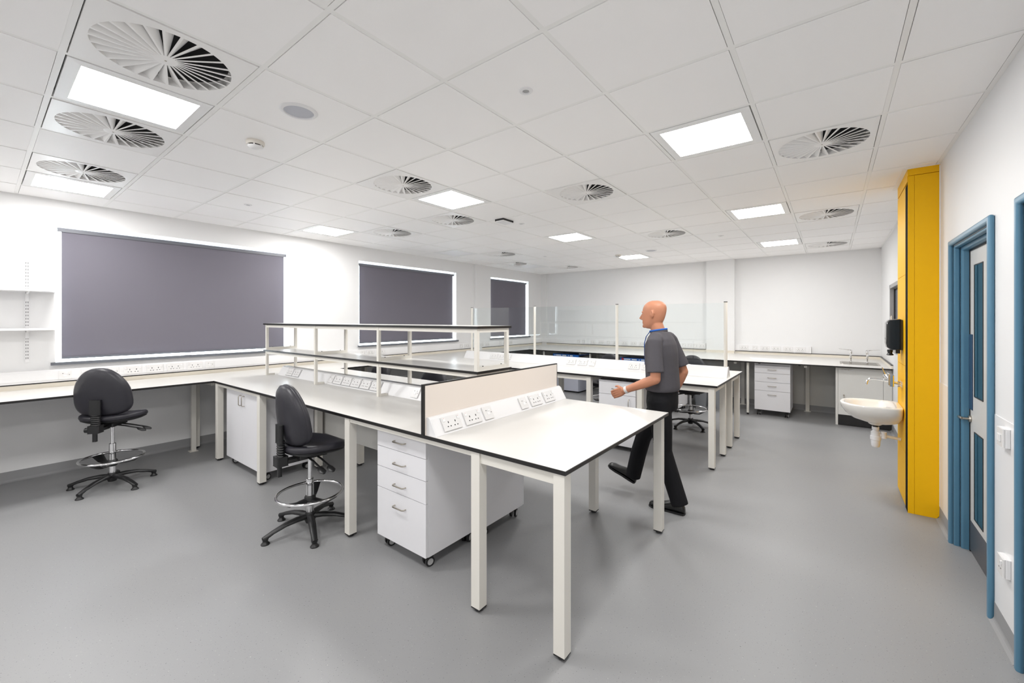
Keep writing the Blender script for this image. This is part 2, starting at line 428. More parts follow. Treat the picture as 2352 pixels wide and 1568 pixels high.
# ceiling fittings
def sensor(x, y, lab):
    t = thing('ceiling_sensor', lab, 'sensor', (x, y, CEIL - .001), 0, 'small round ceiling sensors')
    obj('bezel', M().lathe([(.001, -.002), (.019, -.002), (.020, -.006), (.034, -.005), (.038, -.001), (.038, .0), (.001, .0)], 28), PLAS, t)
    obj('lens', M().lathe([(.001, -.0035), (.008, -.003), (.017, -.0025), (.0175, -.001), (.001, -.001)], 20), ALU, t, label='grey inner disc')
for x, y, l in ((.324, 1.524, 'small round white sensor in a plain tile, top centre of the ceiling'), (.306, 5.11, 'small round sensor above the first window, left part of ceiling'),
                (2.74, 3.34, 'small round sensor just right of the black edged ceiling box'), (5.09, 1.51, 'small round sensor between distant vent and the lit right panels'),
                (5.2, 4.6, 'tiny distant round sensor near the second and third windows')): sensor(x, y, l)
def speaker(x, y, lab):
    t = thing('ceiling_speaker', lab, 'speaker', (x, y, CEIL - .001))
    obj('bezel', M().lathe([(.001, -.001), (.078, -.001), (.080, -.009), (.094, -.007), (.100, -.001), (.100, .0), (.001, .0)], 40), PLAS, t)
    obj('grille', M().lathe([(.001, -.006), (.06, -.005), (.079, -.002), (.079, -.001), (.001, -.001)], 36), SPKM, t, label='grey domed grille')
speaker(-.30, 2.69, 'round ceiling speaker with grey grille, upper left beside the swirl vents')
speaker(5.75, 2.75, 'distant round ceiling speaker above the walking man, by a small light panel')
def smoke(x, y, lab):
    t = thing('smoke_detector', lab, 'smoke detector', (x, y, CEIL - .001))
    obj('base', M().lathe([(.001, 0), (.054, 0), (.056, -.006), (.054, -.020), (.049, -.026), (.001, -.026)], 32), mat('detector_cream', (.74, .70, .64), .4), t)
    obj('chamber', M().lathe([(.001, -.026), (.040, -.026), (.040, -.034), (.001, -.034)], 28), DARK, t, label='dark smoke inlet gap')
    obj('cap', M().lathe([(.001, -.034), (.046, -.033), (.045, -.036), (.036, -.044), (.018, -.050), (.001, -.051)], 32), PLAS, t)
    m = M()
    for k in range(6):
        a = k * PI / 3; m.box(.038, -.004, -.036, .047, .004, -.024)
        n = 8; rot = Matrix.Rotation(PI / 3, 3, 'Z'); m.v = [tuple(rot @ Vector(p)) for p in m.v]
    obj('fin', m, PLAS, t, kind='stuff')
smoke(-.285, 3.34, 'round cream smoke detector hanging below tiles, left of centre')
smoke(5.87, 3.41, 'tiny distant smoke detector beside the small farthest light panel')
t = thing('ceiling_box', 'flat white ceiling box with black edge, right of the middle light panel', 'sensor box', (2.47, 3.40, CEIL - .001), math.radians(0))
obj('backing', M().box(-.10, -.065, -.022, .10, .065, 0), BLACK, t, bevel=.004, label='black backing edge')
obj('cover', M().box(-.096, -.062, -.034, .092, .058, -.022), PLAS, t, bevel=.006)

# ------------------------------------------------------------------ windows with roller blinds
for k, (x0, x1) in enumerate(WINS + REARW):
    y = YL
    wn_ = struct('window_%d' % (k + 1 if k < 3 else k + 2), M().box(x0 - .03, y + .20, WZ0 - .03, x1 + .03, y + .26, WZ0 + .012).box(x0 - .03, y + .20, WZ1 - .012, x1 + .03, y + .26, WZ1 + .03)
                 .box(x0 - .03, y + .20, WZ0 + .012, x0 + .010, y + .26, WZ1 - .012).box(x1 - .010, y + .20, WZ0 + .012, x1 + .03, y + .26, WZ1 - .012)
                 .box((x0 + x1) / 2 - .035, y + .20, WZ0 + .012, (x0 + x1) / 2 + .035, y + .26, WZ1 - .012), UPVC)
    for a, b_ in ((x0 + .010, (x0 + x1) / 2 - .035), ((x0 + x1) / 2 + .035, x1 - .010)):
        obj('pane', M().box(a, y + .226, WZ0 + .012, b_, y + .232, WZ1 - .012), WGLASS, wn_)
    obj('sill_board', M().box(x0, y - .016, WZ0 - .004, x1, y + .2, WZ0 + .010), UPVC, wn_)
    obj('sill_nosing', M().box(x0 - .035, y - .045, WZ0 - .020, x1 + .035, y - .017, WZ0 + .009), SILL, wn_, bevel=.01, label='dark grey rounded sill edge')
    if k > 2: continue
    lab = ['grey roller blind on the wide left window, behind the near chair', 'grey roller blind on the second window, behind the shelf unit',
           'narrow looking grey roller blind on the third, farthest window'][k]
    bl = thing('roller_blind', lab, 'blind', ((x0 + x1) / 2, y + .06, WZ1), 0, 'roller blinds in the windows')
    hw = (x1 - x0) / 2
    obj('fabric', M().box(-hw + .046, .0, -1.360, hw - .046, .003, -.06), BLIND, bl)
    obj('roller', M().cyl((-hw + .02, .02, -.052), (hw - .02, .02, -.052), .022, 20), BLINDC, bl)
    obj('head_bar', M().box(-hw + .018, -.008, -.074, hw - .018, -.004, -.034), BLINDC, bl, bevel=.002)
    for s_ in (-1, 1): obj('bracket', M().box(s_ * (hw - .014), .0, -.09, s_ * (hw - .010), .04, 0), PLAS, bl)
    obj('bottom_bar', M().box(-hw + .046, -.008, -1.376, hw - .046, .010, -1.354), BLINDC, bl, bevel=.004)
    if k != 2:
        obj('bead_chain', M().cyl((-hw + .026, -.012, -.09), (-hw + .026, -.012, -1.15), .0018, 6), PLAS, bl)

# ------------------------------------------------------------------ internal window, right wall
m = M()
for a in ((VX0, VZ0, VX1, VZ0 + .05), (VX0, VZ1 - .05, VX1, VZ1), (VX0, VZ0, VX0 + .05, VZ1), (VX1 - .05, VZ0, VX1, VZ1)):
    m.box(a[0], YR - .12, a[1], a[2], YR + .012, a[3])
iw = struct('window_4', m, ALU, bevel=.003)
obj('gasket', M().box(VX0 + .05, YR - .045, VZ0 + .05, VX0 + .065, YR - .03, VZ1 - .05).box(VX1 - .065, YR - .045, VZ0 + .05, VX1 - .05, YR - .03, VZ1 - .05)
    .box(VX0 + .05, YR - .045, VZ1 - .065, VX1 - .05, YR - .03, VZ1 - .05).box(VX0 + .05, YR - .045, VZ0 + .05, VX1 - .05, YR - .03, VZ0 + .065), BLACK, iw)
obj('pane', M().box(VX0 + .05, YR - .05, VZ0 + .05, VX1 - .05, YR - .044, VZ1 - .05), VGLASS, iw)

# ------------------------------------------------------------------ doors
def door(name, x0, x1, leafy):
    fr = M(); top = DZ
    A = .040; P = .025
    def U(o, i, zt_o, zt_i):
        return [(x0 - o, -.03), (x0 - o, zt_o), (x1 + o, zt_o), (x1 + o, -.03), (x1 - i, -.03), (x1 - i, zt_i), (x0 + i, zt_i), (x0 + i, -.03)]
    # architrave (proud of the wall)
    fr.prism(U(A, -.002, top + A, top + .002), 'y', YR + P, YR, 0, True)
    d = struct(name, fr, BLUE, bevel=.012, seg=5)
    obj('jamb', M().prism(U(0, .016, top, top - .016), 'y', YR + .003, YR - .028, 0, True), BLUE, d, bevel=.010, seg=5)
    obj('jamb', M().prism(U(0, .038, top, top - .038), 'y', YR - .029, YR - .155, 0, True), BLUE, d, bevel=.012, seg=5)
    sl = M().box(x1 - .056, YR - .09, 0, x1 - .040, YR - .064, top - .036).box(x0 + .040, YR - .09, 0, x0 + .056, YR - .064, top - .036).box(x0 + .036, YR - .09, top - .050, x1 - .036, YR - .064, top - .036)
    obj('seal', sl, BLACK, d)
    return d
d1 = door('door_1', DX0, DX1, True)
lf = obj('door_leaf', M().box(DX0 + .048, YR - .110, .012, DX1 - .056, YR - .067, DZ - .048), LEAF, d1, bevel=.002)
ly = YR - .067
def vis(x0, x1, z0, z1):
    g = obj('vision_panel', M().box(x0, ly - .002, z0, x1, ly + .0015, z1), DGLASS, lf, label='dark teal vision panel')
    return g
VA, VB = 2.305, 2.493
vis(VA, VB, 1.049, 1.893); vis(VA, VB, .255, .812)
fm = M()
for (z0, z1) in ((1.049, 1.893), (.255, .812)):
    fm.box(VA - .006, ly, z0 - .006, VA, ly + .003, z1 + .006).box(VB, ly, z0 - .006, VB + .006, ly + .003, z1 + .006).box(VA, ly, z1, VB, ly + .003, z1 + .006).box(VA, ly, z0 - .006, VB, ly + .003, z0)
obj('glazing_bead', fm, BLACK, lf)
obj('push_plate', M().box(2.534, ly, .95, 2.622, ly + .004, 1.447), NAVY, lf, bevel=.002, label='narrow navy push plate')
obj('kick_plate', M().box(DX0 + .05, ly, .014, DX1 - .05, ly + .002, .21), KICK, lf, label='dark metal kick plate')
hm = M().lathe([(.001, 0), (.022, 0), (.024, .004), (.022, .012), (.001, .012)], 20).xf(Matrix.Translation((2.585, ly, .885)) @ Matrix.Rotation(-PI / 2, 4, 'X'))
hm.cyl((2.585, ly + .01, .885), (2.585, ly + .04, .885), .008, 10).tube([(2.585, ly + .04, .885), (2.605, ly + .046, .885), (2.645, ly + .046, .886)], .009, 10)
obj('door_handle', hm, STEEL, lf, label='small steel turn handle')
obj('threshold', M().box(DX0 + .04, YR - .14, 0, DX1 - .04, YR - .07, .006), KICK, d1)
d2 = door('door_2', D2X0, D2X1, False)
obj('door_leaf', M().box(D2X0 + .048, YR - .110, .012, D2X1 - .056, YR - .067, DZ - .048), LEAF, d2, bevel=.002)

# wall protection panels (dado) on right wall
for k, (x0, x1) in enumerate(((DX1 + .045, 3.10), (D2X1 + .045, DX0 - .045), (-1.0, D2X0 - .045))):
    o = obj('wall_protection_sheet', M().box(x0, YR, .095, x1, YR + .004, 1.06), PLAS, wr, bevel=.002)
def wallplate(name, lab, x, z, kind_):
    t = thing(name, lab, 'switch' if kind_ == 's' else 'socket', (x, YR + .004, z))
    obj('back_box', M().box(-.044, 0, -.044, .044, .018, .044), PLAS, t, bevel=.004)
    obj('plate', M().box(-.043, .018, -.043, .043, .026, .043), PLATE, t, bevel=.003)
    if kind_ == 's':
        for s_ in (-1, 1): obj('rocker', M().box(s_ * .002, .026, -.018, s_ * .022, .031, .014), PLAS, t, bevel=.002)
    else:
        obj('rocker', M().box(-.033, .026, .012, -.020, .031, .030), PLAS, t, bevel=.001)
        obj('pin_hole', M().box(-.003, .0255, .006, .003, .0266, .016).box(-.016, .0255, -.014, -.008, .0266, -.009).box(.008, .0255, -.014, .016, .0266, -.009), PINS, t, kind='stuff')
wallplate('light_switch', 'white double light switch between the two blue door frames, upper', 1.545, .985, 's')
wallplate('wall_socket', 'white single wall socket low between the two blue door frames', 1.54, .375, 'p')

# ------------------------------------------------------------------ sockets (parts of trunking)
SP = mesh('double_socket', M().box(-.073, 0, -.043, .073, .009, .043), PLATE)
S1 = mesh('spur_plate', M().box(-.043, 0, -.043, .043, .009, .043), PLATE)
SWM = mesh('rocker', M().box(-.009, .009, -.010, .009, .013, .012), PLAS)
RED = mesh('red_marker', M().box(-.003, .0125, .007, .003, .0134, .009), REDM)
def pins():
    m = M()
    for cx in (-.028, .028):
        m.box(cx - .0035, .0085, .0005, cx + .0035, .0094, .012).box(cx - .016, .0085, -.022, cx - .007, .0094, -.016).box(cx + .007, .0085, -.022, cx + .016, .0094, -.016)
    return m
PINM = mesh('pin_hole', pins(), PINS)
FRM = mesh('socket_trim', M().box(-.079, -.001, -.0485, .079, .0025, .0485), mat('grey_socket_trim', (.42, .42, .43), .4))
SPRM = mesh('fuse_cover', M().box(-.012, .009, -.017, .012, .0115, .003).box(-.02, .009, .010, .0, .012, .020), PLAS)
SPRD = mesh('indicator', M().box(.012, .0085, .012, .018, .0096, .018).box(-.032, .0085, -.004, -.027, .0096, .002), PINS)
def socket(parent, loc, rz, tilt, double=True, trim=False):
    p = obj('double_socket' if double else 'spur_plate', SP if double else S1, None, parent, loc=loc, bevel=.003)
    # local +Y is the outward normal; tilt leans it back
    p.rotation_euler = Matrix.Rotation(rz, 3, 'Z').to_euler()
    p.rotation_euler = (Matrix.Rotation(rz, 3, 'Z') @ Matrix.Rotation(tilt, 3, 'X')).to_euler()
    if double:
        obj('pin_hole', PINM, None, p, kind='stuff')
        for sx in (-.058, .058):
            obj('rocker', SWM, None, p, loc=(sx, 0, .024))
            obj('red_marker', RED, None, p, loc=(sx, 0, .024))
        if trim: obj('socket_trim', FRM, None, p)
    else:
        obj('fuse_cover', SPRM, None, p); obj('indicator', SPRD, None, p)
    return p
# dado trunking on left wall
def trunk_profile_obj(t, x0, x1, side):  # along x, on wall y=YL facing -Y
    obj('trunking_body', M().box(x0, YL - .048, .925, x1, YL, 1.045), PLAS, t, bevel=.004)
    obj('trunking_lid', M().box(x0, YL - .054, .945, x1, YL - .046, 1.028), PLAS, t, bevel=.002)
t = thing('dado_trunking', 'long white socket trunking along the window wall under the blinds', 'trunking', (0, 0, 0))
trunk_profile_obj(t, XB, XF - .03, 'l')
for x, dbl in ((-.885, 0), (-.70, 1), (-.53, 0), (-.372, 1), (-.184, 1), (-.002, 1), (.19, 1), (.34, 0), (2.46, 0), (2.60, 1), (2.80, 1), (4.75, 0), (4.93, 1), (5.38, 1), (5.57, 1), (6.05, 0), (6.22, 1), (6.42, 1)):
    socket(t, (x, YL - .054, .986), PI, 0, bool(dbl))
t = thing('dado_trunking', 'white socket trunking on the far wall behind the glass screens', 'trunking', (0, 0, 0))
obj('trunking_body', M().box(XF - .048, 2.32, .925, XF, YL - .05, 1.045), PLAS, t, bevel=.004)
obj('trunking_lid', M().box(XF - .054, 2.32, .945, XF - .046, YL - .05, 1.028), PLAS, t, bevel=.002)
for y, dbl in ((5.29, 0), (5.155, 0), (4.9, 1), (4.68, 1), (4.49, 0), (4.30, 1), (4.08, 1), (3.87, 1), (3.67, 1), (3.47, 1), (3.27, 1), (3.10, 1), (2.93, 1), (2.755, 0), (2.64, 0), (2.53, 0), (2.39, 1)):
    socket(t, (XF - .054, y, .986), PI / 2, 0, bool(dbl))
t = thing('dado_trunking', 'short white socket trunking on the far wall left of the sink', 'trunking', (0, 0, 0))
obj('trunking_body', M().box(XF - .048, .54, .925, XF, 1.78, 1.045), PLAS, t, bevel=.004)
obj('trunking_lid', M().box(XF - .054, .57, .945, XF - .046, 1.76, 1.028), PLAS, t, bevel=.002)
for y, dbl in ((1.62, 1), (1.43, 0), (1.26, 1), (1.08, 1), (.89, 1), (.70, 1)):
    socket(t, (XF - .054, y, .986), PI / 2, 0, bool(dbl))

# ------------------------------------------------------------------ lab benches
def slab(poly, z1=T, th=.020, flush=None):
    m = M(); n = len(poly); e = .0015
    vs = [(x, y, z1 - th) for x, y in poly] + [(x, y, z1 - e) for x, y in poly]
    m.add(vs, [(i, (i + 1) % n, (i + 1) % n + n, i + n) for i in range(n)], 1)
    m.add(vs, [tuple(range(n))], 1)
    # top face, slightly inset with a black arris
    cx = sum(p[0] for p in poly) / n; cy = sum(p[1] for p in poly) / n
    tp = [(x + (.0025 if x < cx else -.0025), y + (0 if y == flush else .0025 if y < cy else -.0025), z1) for x, y in poly]
    m.add([(x, y, z1 - e) for x, y in poly] + tp, [(i, (i + 1) % n, (i + 1) % n + n, i + n) for i in range(n)], 1)
    m.add(tp, [tuple(range(n))], 0)
    return m
LEGH = T - .020
LEG60 = mesh('leg', M().box(0, 0, .022, .06, .06, LEGH), LEGM)
CAP60 = mesh('foot_cap', M().box(.001, .001, .014, .059, .059, .023).lathe([(.02, 0), (.022, .004), (.018, .014), (.001, .014)], 16, .03, .03), BLACK)
def leg(parent, x, y):
    l = obj('leg', LEG60, None, parent, loc=(x, y, 0), bevel=.0025)
    obj('foot_cap', CAP60, None, l); return l
def rail(parent, x0, y0, x1, y1, h=.058, z=LEGH):
    return obj('rail', M().box(x0, y0, z - h, x1, y1, z), LEGM, parent, bevel=.002)
P1X0, P1X1, P1Y = .160, 1.632, 1.188
b1 = thing('lab_bench', 'near island bench with black edged white top running to the window wall', 'lab bench', (0, 0, 0), 0)
obj('worktop', slab([(P1X0, P1Y), (P1X1, P1Y), (P1X1, 5.66), (P1X0, 5.66)], T + .0004, .0204, 5.66), [WOOD, EDGE], b1)
for x, y in ((.168, 1.198), (.168, 1.712), (1.558, 1.215), (1.558, 1.735), (.168, 2.95), (.71, 2.95), (.168, 4.461), (.71, 4.461), (.168, 5.56), (.71, 5.56),
             (1.02, 2.75), (1.558, 2.75), (1.02, 4.19), (1.558, 4.19), (1.02, 5.58), (1.558, 5.58)): leg(b1, x, y)
rail(b1, .178, 1.258, .218, 1.712); rail(b1, 1.568, 1.275, 1.608, 1.735)
rail(b1, .228, 1.722, 1.558, 1.762)
for y in (2.95, 4.461, 5.56): rail(b1, .228, y + .01, .71, y + .05)
for y in (2.75, 4.19, 5.58): rail(b1, 1.08, y + .01, 1.558, y + .05)
rail(b1, .175, 1.772, .205, 2.95, .03); rail(b1, .175, 4.521, .205, 5.56, .03); rail(b1, 1.575, 1.795, 1.605, 5.58, .03)
obj('back_panel', M().box(.80, 2.98, .35, .815, 5.56, LEGH - .01), PANEL, b1)
P2X0, P2X1, P2Y = 3.130, 4.640, 1.165
b2 = thing('lab_bench', 'far island bench carrying the glass screens, behind the walking person', 'lab bench', (0, 0, 0), 0)
obj('worktop', slab([(P2X0, P2Y), (P2X1, P2Y), (P2X1, 5.66), (P2X0, 5.66)], T + .0004, .0204, 5.66), [WOOD, EDGE], b2)
for y in (1.195, 1.95, 2.59, 3.32, 4.5, 5.5):
    leg(b2, 3.150, y); leg(b2, 3.69, y); rail(b2, 3.21, y + .01, 3.69, y + .05)
for y in (1.195, 2.6, 4.0, 5.5):
    leg(b2, 4.06, y); leg(b2, 4.565, y); rail(b2, 4.12, y + .01, 4.565, y + .05)
rail(b2, 3.16, 1.255, 3.20, 1.95); rail(b2, 3.16, 2.65, 3.20, 5.5); rail(b2, 4.57, 1.255, 4.61, 2.6); rail(b2, 4.57, 2.66, 4.61, 5.5)
b3 = thing('wall_bench', 'white bench top along the window wall under the blinds', 'lab bench', (0, 0, 0), 0)
obj('worktop', slab([(XB, 5.64), (XF, 5.64), (XF, YL), (XB, YL)]), [WOOD, EDGE], b3)
um = M().box(XB, YL - .022, T, XF - .01, YL, .912, 0); um.box(XB, YL - .026, .912, XF - .01, YL, .922, 1)
obj('upstand', um, [WOODS, EDGE], b3)
for x in (.10, 2.35, 5.2, -1.9):
    leg(b3, x + .05, 6.28); obj('foot_plate', M().box(x - .02, 6.15, 0, x + .06, 6.24, .004), LEGM, b3)
    obj('bracket_leg', M().box(x, 6.17, .004, x + .045, 6.21, LEGH), LEGM, b3, bevel=.002, label='narrow steel support with foot plate')
    rail(b3, x + .06, 5.72, x + .10, 6.28, .04)
b4 = thing('wall_bench', 'deep white bench top along the far wall, ending in the sink', 'lab bench', (0, 0, 0), 0)
obj('worktop', slab([(6.15, YR), (6.94, YR), (6.94, 5.64), (6.15, 5.64)][0:0] or [(6.15, YR + .012), (XF, YR + .012), (XF, 5.66), (6.15, 5.66)], T + .0004, .0204, 5.66), [WOOD, EDGE], b4)
um = M()
for y0, y1 in ((2.30, YL - .02), (YR + .02, 1.78)):
    um.box(XF - .022, y0, T, XF, y1, .912, 0).box(XF - .026, y0, .912, XF, y1, .922, 1)
um.box(XF - .12, 1.78, T, XF - .10, 2.30, .912, 0).box(XF - .126, 1.77, .912, XF - .10, 2.31, .920, 0)
um.box(6.16, YR + .001, T, XF, YR + .02, .912, 0).box(6.16, YR + .001, .912, XF, YR + .024, .922, 1)
obj('upstand', um, [WOODS, EDGE], b4)
for y in (1.33, 4.17, 5.30):
    lg = obj('leg', M().cyl((6.225, y, .03), (6.225, y, LEGH), .019, 16), LEGM, b4); obj('foot_cap', M().cyl((6.225, y, 0), (6.225, y, .032), .016, 12), BLACK, lg)
for y in (.54, 1.50, 3.0, 4.4):
    obj('bracket_leg', M().box(7.06, y, .004, 7.10, y + .055, LEGH), LEGM, b4, bevel=.002); obj('foot_plate', M().box(7.02, y - .02, 0, 7.10, y + .075, .004), LEGM, b4)
    rail(b4, 6.25, y, 7.06, y + .04, .04)
for y in (1.15, .62, 2.2): obj('fixing_clip', M().box(6.19, y, LEGH - .012, 6.23, y + .03, LEGH), BLACK, b4)

# ------------------------------------------------------------------ end trunking, divider, long trunking on near island
DV = 2.135
dv = thing('divider_panel', 'upright cream divider panel with black edge across the near island', 'divider', (0, 0, T + .0006))
obj('panel_core', M().box(.150, DV, 0, 1.632, DV + .020, .296, 1).add([], []), [WOODS, EDGE], dv)
PINKM = mat('divider_laminate', (.775, .70, .635), .4)
obj('laminate_face', M().box(.163, DV - .0012, .0, 1.6225, DV + .0005, .288), PINKM, dv)
obj('laminate_back', M().box(.163, DV + .0195, .0, 1.6225, DV + .0212, .288), PINKM, dv)
t = thing('desk_trunking', 'white sloping socket trunking in front of the cream divider panel', 'trunking', (0, 0, 0))
yb = DV - .0015; yf = 2.048
poly = [(yf, T + .0005), (yf + .006, T + .010), (yb - .032, T + .092), (yb - .018, T + .103), (yb, T + .103), (yb, T + .0005)]
obj('trunking_body', M().prism(poly, 'x', .178, 1.632), PLAS, t, bevel=.002)
sl = math.atan2(.082, (yb - .032) - (yf + .006)); tiltE = -(PI / 2 - sl)
# cover lid on slope: normal points to -Y and up
def on_slope(u):  # u 0..1 along slope
    return (yf + .006 + u * ((yb - .032) - (yf + .006)), T + .010 + u * .082)
ym, zm = on_slope(.5)
nrm = Vector((0, -math.sin(sl), math.cos(sl)))
obj('end_cap', M().prism([(a + (.0), b_) for a, b_ in poly], 'x', .172, .178), PLAS, t, bevel=.001)
obj('end_cap', M().prism(poly, 'x', 1.632, 1.638), PLAS, t, bevel=.001)
for x, dbl in ((.316, 1), (.50, 1), (.648, 0), (1.052, 0), (1.21, 1), (1.40, 1)):
    socket(t, (x, ym + nrm.y * .0015, zm + nrm.z * .0015), PI, PI / 2 - sl, bool(dbl))
t = thing('desk_trunking', 'long white two sided socket trunking down the near island under the shelves', 'trunking', (0, 0, 0))
cx = .895; hb = .088; ht = .036
def wedge(cx, hb, ht, h=.105):
    return [(cx - hb, T + .0005), (cx - hb + .005, T + .010), (cx - ht, T + h - .010), (cx - ht + .010, T + h), (cx + ht - .010, T + h), (cx + ht, T + h - .010), (cx + hb - .005, T + .010), (cx + hb, T + .0005)]
obj('trunking_body', M().prism(wedge(cx, hb, ht), 'y', DV + .022, 5.60), PLAS, t, bevel=.002)
obj('top_strip', M().box(cx - .026, DV + .03, T + .105, cx + .026, 5.59, T + .1065), mat('grey_strip', (.3, .3, .31), .3), t)
sl2 = math.atan2(.085, hb - .005 - ht)
n2 = Vector((-math.sin(sl2), 0, math.cos(sl2)))
xm = (cx - hb + .005 + cx - ht) / 2; zm2 = T + .0525
for y, dbl in ((5.33, 1), (5.165, 1), (4.40, 0), (4.265, 1), (4.10, 1), (3.94, 1), (3.775, 1), (3.61, 1), (3.04, 0), (2.5, 1)):
    socket(t, (xm + n2.x * .002, y, zm2 + n2.z * .002), PI / 2, PI / 2 - sl2, bool(dbl), trim=bool(dbl))
for y, dbl in ((5.2, 1), (4.2, 1), (3.4, 1)):
    socket(t, (2 * cx - xm - n2.x * .002, y, zm2 + n2.z * .002), -PI / 2, PI / 2 - sl2, True)
# far island trunking
t = thing('desk_trunking', 'white two sided socket trunking at the foot of the glass screens', 'trunking', (0, 0, 0))
cx2 = 3.875
obj('trunking_body', M().prism(wedge(cx2, .10, .028, .125), 'y', 1.202, 5.36), PLAS, t, bevel=.002)
for y0, y1 in ((1.262, 1.54), (1.545, 2.2)):
    pass
obj('end_cap', M().prism(wedge(cx2, .102, .03, .127), 'y', 1.195, 1.202), PLAS, t, bevel=.001)
obj('end_cap', M().prism(wedge(cx2, .102, .03, .127), 'y', 5.36, 5.367), PLAS, t, bevel=.001)
obj('joint_cover', M().prism(wedge(cx2, .103, .031, .128), 'y', 1.62, 1.70), PLAS, t, bevel=.001)
sl3 = math.atan2(.105, .10 - .005 - .028); n3 = Vector((-math.sin(sl3), 0, math.cos(sl3)))
xm3 = (cx2 - .095 + cx2 - .028) / 2
for y, dbl in ((4.70, 1), (4.53, 1), (4.38, 0), (3.235, 1), (3.05, 1), (2.90, 0), (2.30, 1), (2.12, 1)):
    socket(t, (xm3 + n3.x * .002, y, T + .0625 + n3.z * .002), PI / 2, PI / 2 - sl3, bool(dbl))

# ------------------------------------------------------------------ glass screens
posts = (1.225, 2.563, 3.921, 5.258)
names = ['nearest the man, at the free end of the island', 'second from the free end, beside the far chair back', 'third along, left of the grey-blue fridge', 'farthest, by the third window']
for y, lb in zip(posts, names):
    t = thing('screen_post', 'slim cream glass screen post, ' + lb, 'post', (3.872, y, T + .1255), 0, 'glass screen posts')
    obj('post', M().lathe([(.019, 0), (.019, .748), (.0185, .75), (.001, .75)], 20), LEGM, t)
    obj('post_cap', M().lathe([(.020, .75), (.0205, .756), (.019, .76), (.001, .76)], 20), POSTC, t)
for (y0, y1), lb in zip(zip(posts[:-1], posts[1:]), ('right hand clear glass screen behind the man', 'middle clear glass screen on the far island', 'left clear glass screen in front of the third window')):
    o = obj('glass_screen', M().box(3.869, y0 + .021, T + .130, 3.875, y1 - .021, T + .868), GLASS)
    tag(o, lb, 'glass screen', 'clear glass screens')

# ------------------------------------------------------------------ reagent shelf unit
t = thing('shelf_unit', 'two tier shelf unit with black edged shelves standing on the near island', 'shelf unit', (0, 0, 0))
SX0, SX1, SY0, SY1 = .697, 1.085, 2.212, 5.74
for z in (1.178, 1.497):
    obj('shelf', slab([(SX0, SY0), (SX1, SY0), (SX1, SY1), (SX0, SY1)], z, .018), [WOOD, EDGE], t)
W = .028
stn = (2.227, 3.395, 4.50, 5.68)
for y in stn:
    f = M()
    z0, z1 = 1.178, 1.479
    f.box(SX0 + .012, y, z0, SX0 + .012 + W, y + W, z1).box(SX1 - .012 - W, y, z0, SX1 - .012, y + W, z1)
    f.box(SX0 + .012 + W, y, z0, SX1 - .012 - W, y + W, z0 + W).box(SX0 + .012 + W, y, z1 - W, SX1 - .012 - W, y + W, z1)
    fr = obj('upper_frame', f, LEGM, t, bevel=.002)
    for x in (SX0 + .09, SX1 - .09): obj('bolt', M().lathe([(.006, 0), (.006, .003), (.003, .005), (.001, .005)], 10, x, y + W / 2).xf(Matrix.Translation((0, 0, z0 + W))), BLACK, fr)
    f = M(); z1 = 1.160
    f.box(SX0 + .012, y, T + .0008, SX0 + .012 + W, y + W, z1).box(SX1 - .012 - W, y, T + .0008, SX1 - .012, y + W, z1)
    f.box(SX0 + .012 + W, y, z1 - W, SX1 - .012 - W, y + W, z1)
    if y > 2.3:
        f.box(SX0 + .012 + W, y, T + .0008, cx - hb - .002, y + W, T + .018).box(cx + hb + .002, y, T + .0008, SX1 - .012 - W, y + W, T + .018)
    obj('lower_frame', f, LEGM, t, bevel=.002)
for a, b_ in zip(stn[:-1], stn[1:]):
    for z in (1.160, 1.479):
        obj('shelf_rail', M().box(SX0 + .016, a + W, z - .030, SX0 + .036, b_, z - .002), LEGM, t, bevel=.001)
        obj('shelf_rail', M().box(SX1 - .036, a + W, z - .030, SX1 - .016, b_, z - .002), LEGM, t, bevel=.001)

# ------------------------------------------------------------------ pedestals and cupboards
def pull(parent, c, axis, out, L=.11, r=.0045, mt=None, drop=.0):
    """bow handle: c centre on the face, axis of length, out = outward unit"""
    c = Vector(c); a = Vector(axis); o = Vector(out)
    pts = [c - a * L / 2, c - a * L / 2 + o * .018, c - a * (L / 2 - .010) + o * .026, c + a * (L / 2 - .010) + o * .026, c + a * L / 2 + o * .018, c + a * L / 2]
    return obj('handle', M().tube(pts, r, 8), mt or STEEL, parent)
def caster(parent, x, y, rz=0):
    c = obj('caster', M().box(-.022, -.018, .045, .022, .018, .075).box(-.018, -.022, .035, .030, -.016, .06).box(-.018, .016, .035, .030, .022, .06), BLACK, parent, loc=(x, y, 0), rot=(0, 0, rz), bevel=.003)
    w_ = M()
    for s_ in (-1, 1): w_.tube([(.006, s_ * .010, .030), (.006, s_ * .026, .030)], .030, 20)
    obj('wheel', w_, BLACK, c)
    w2_ = M()
    for s_ in (-1, 1): w2_.tube([(.006, s_ * .026, .030), (.006, s_ * .0275, .030)], .020, 16)
    obj('wheel_disc', w2_, RUBBER, c, label='grey wheel centre')
    return c
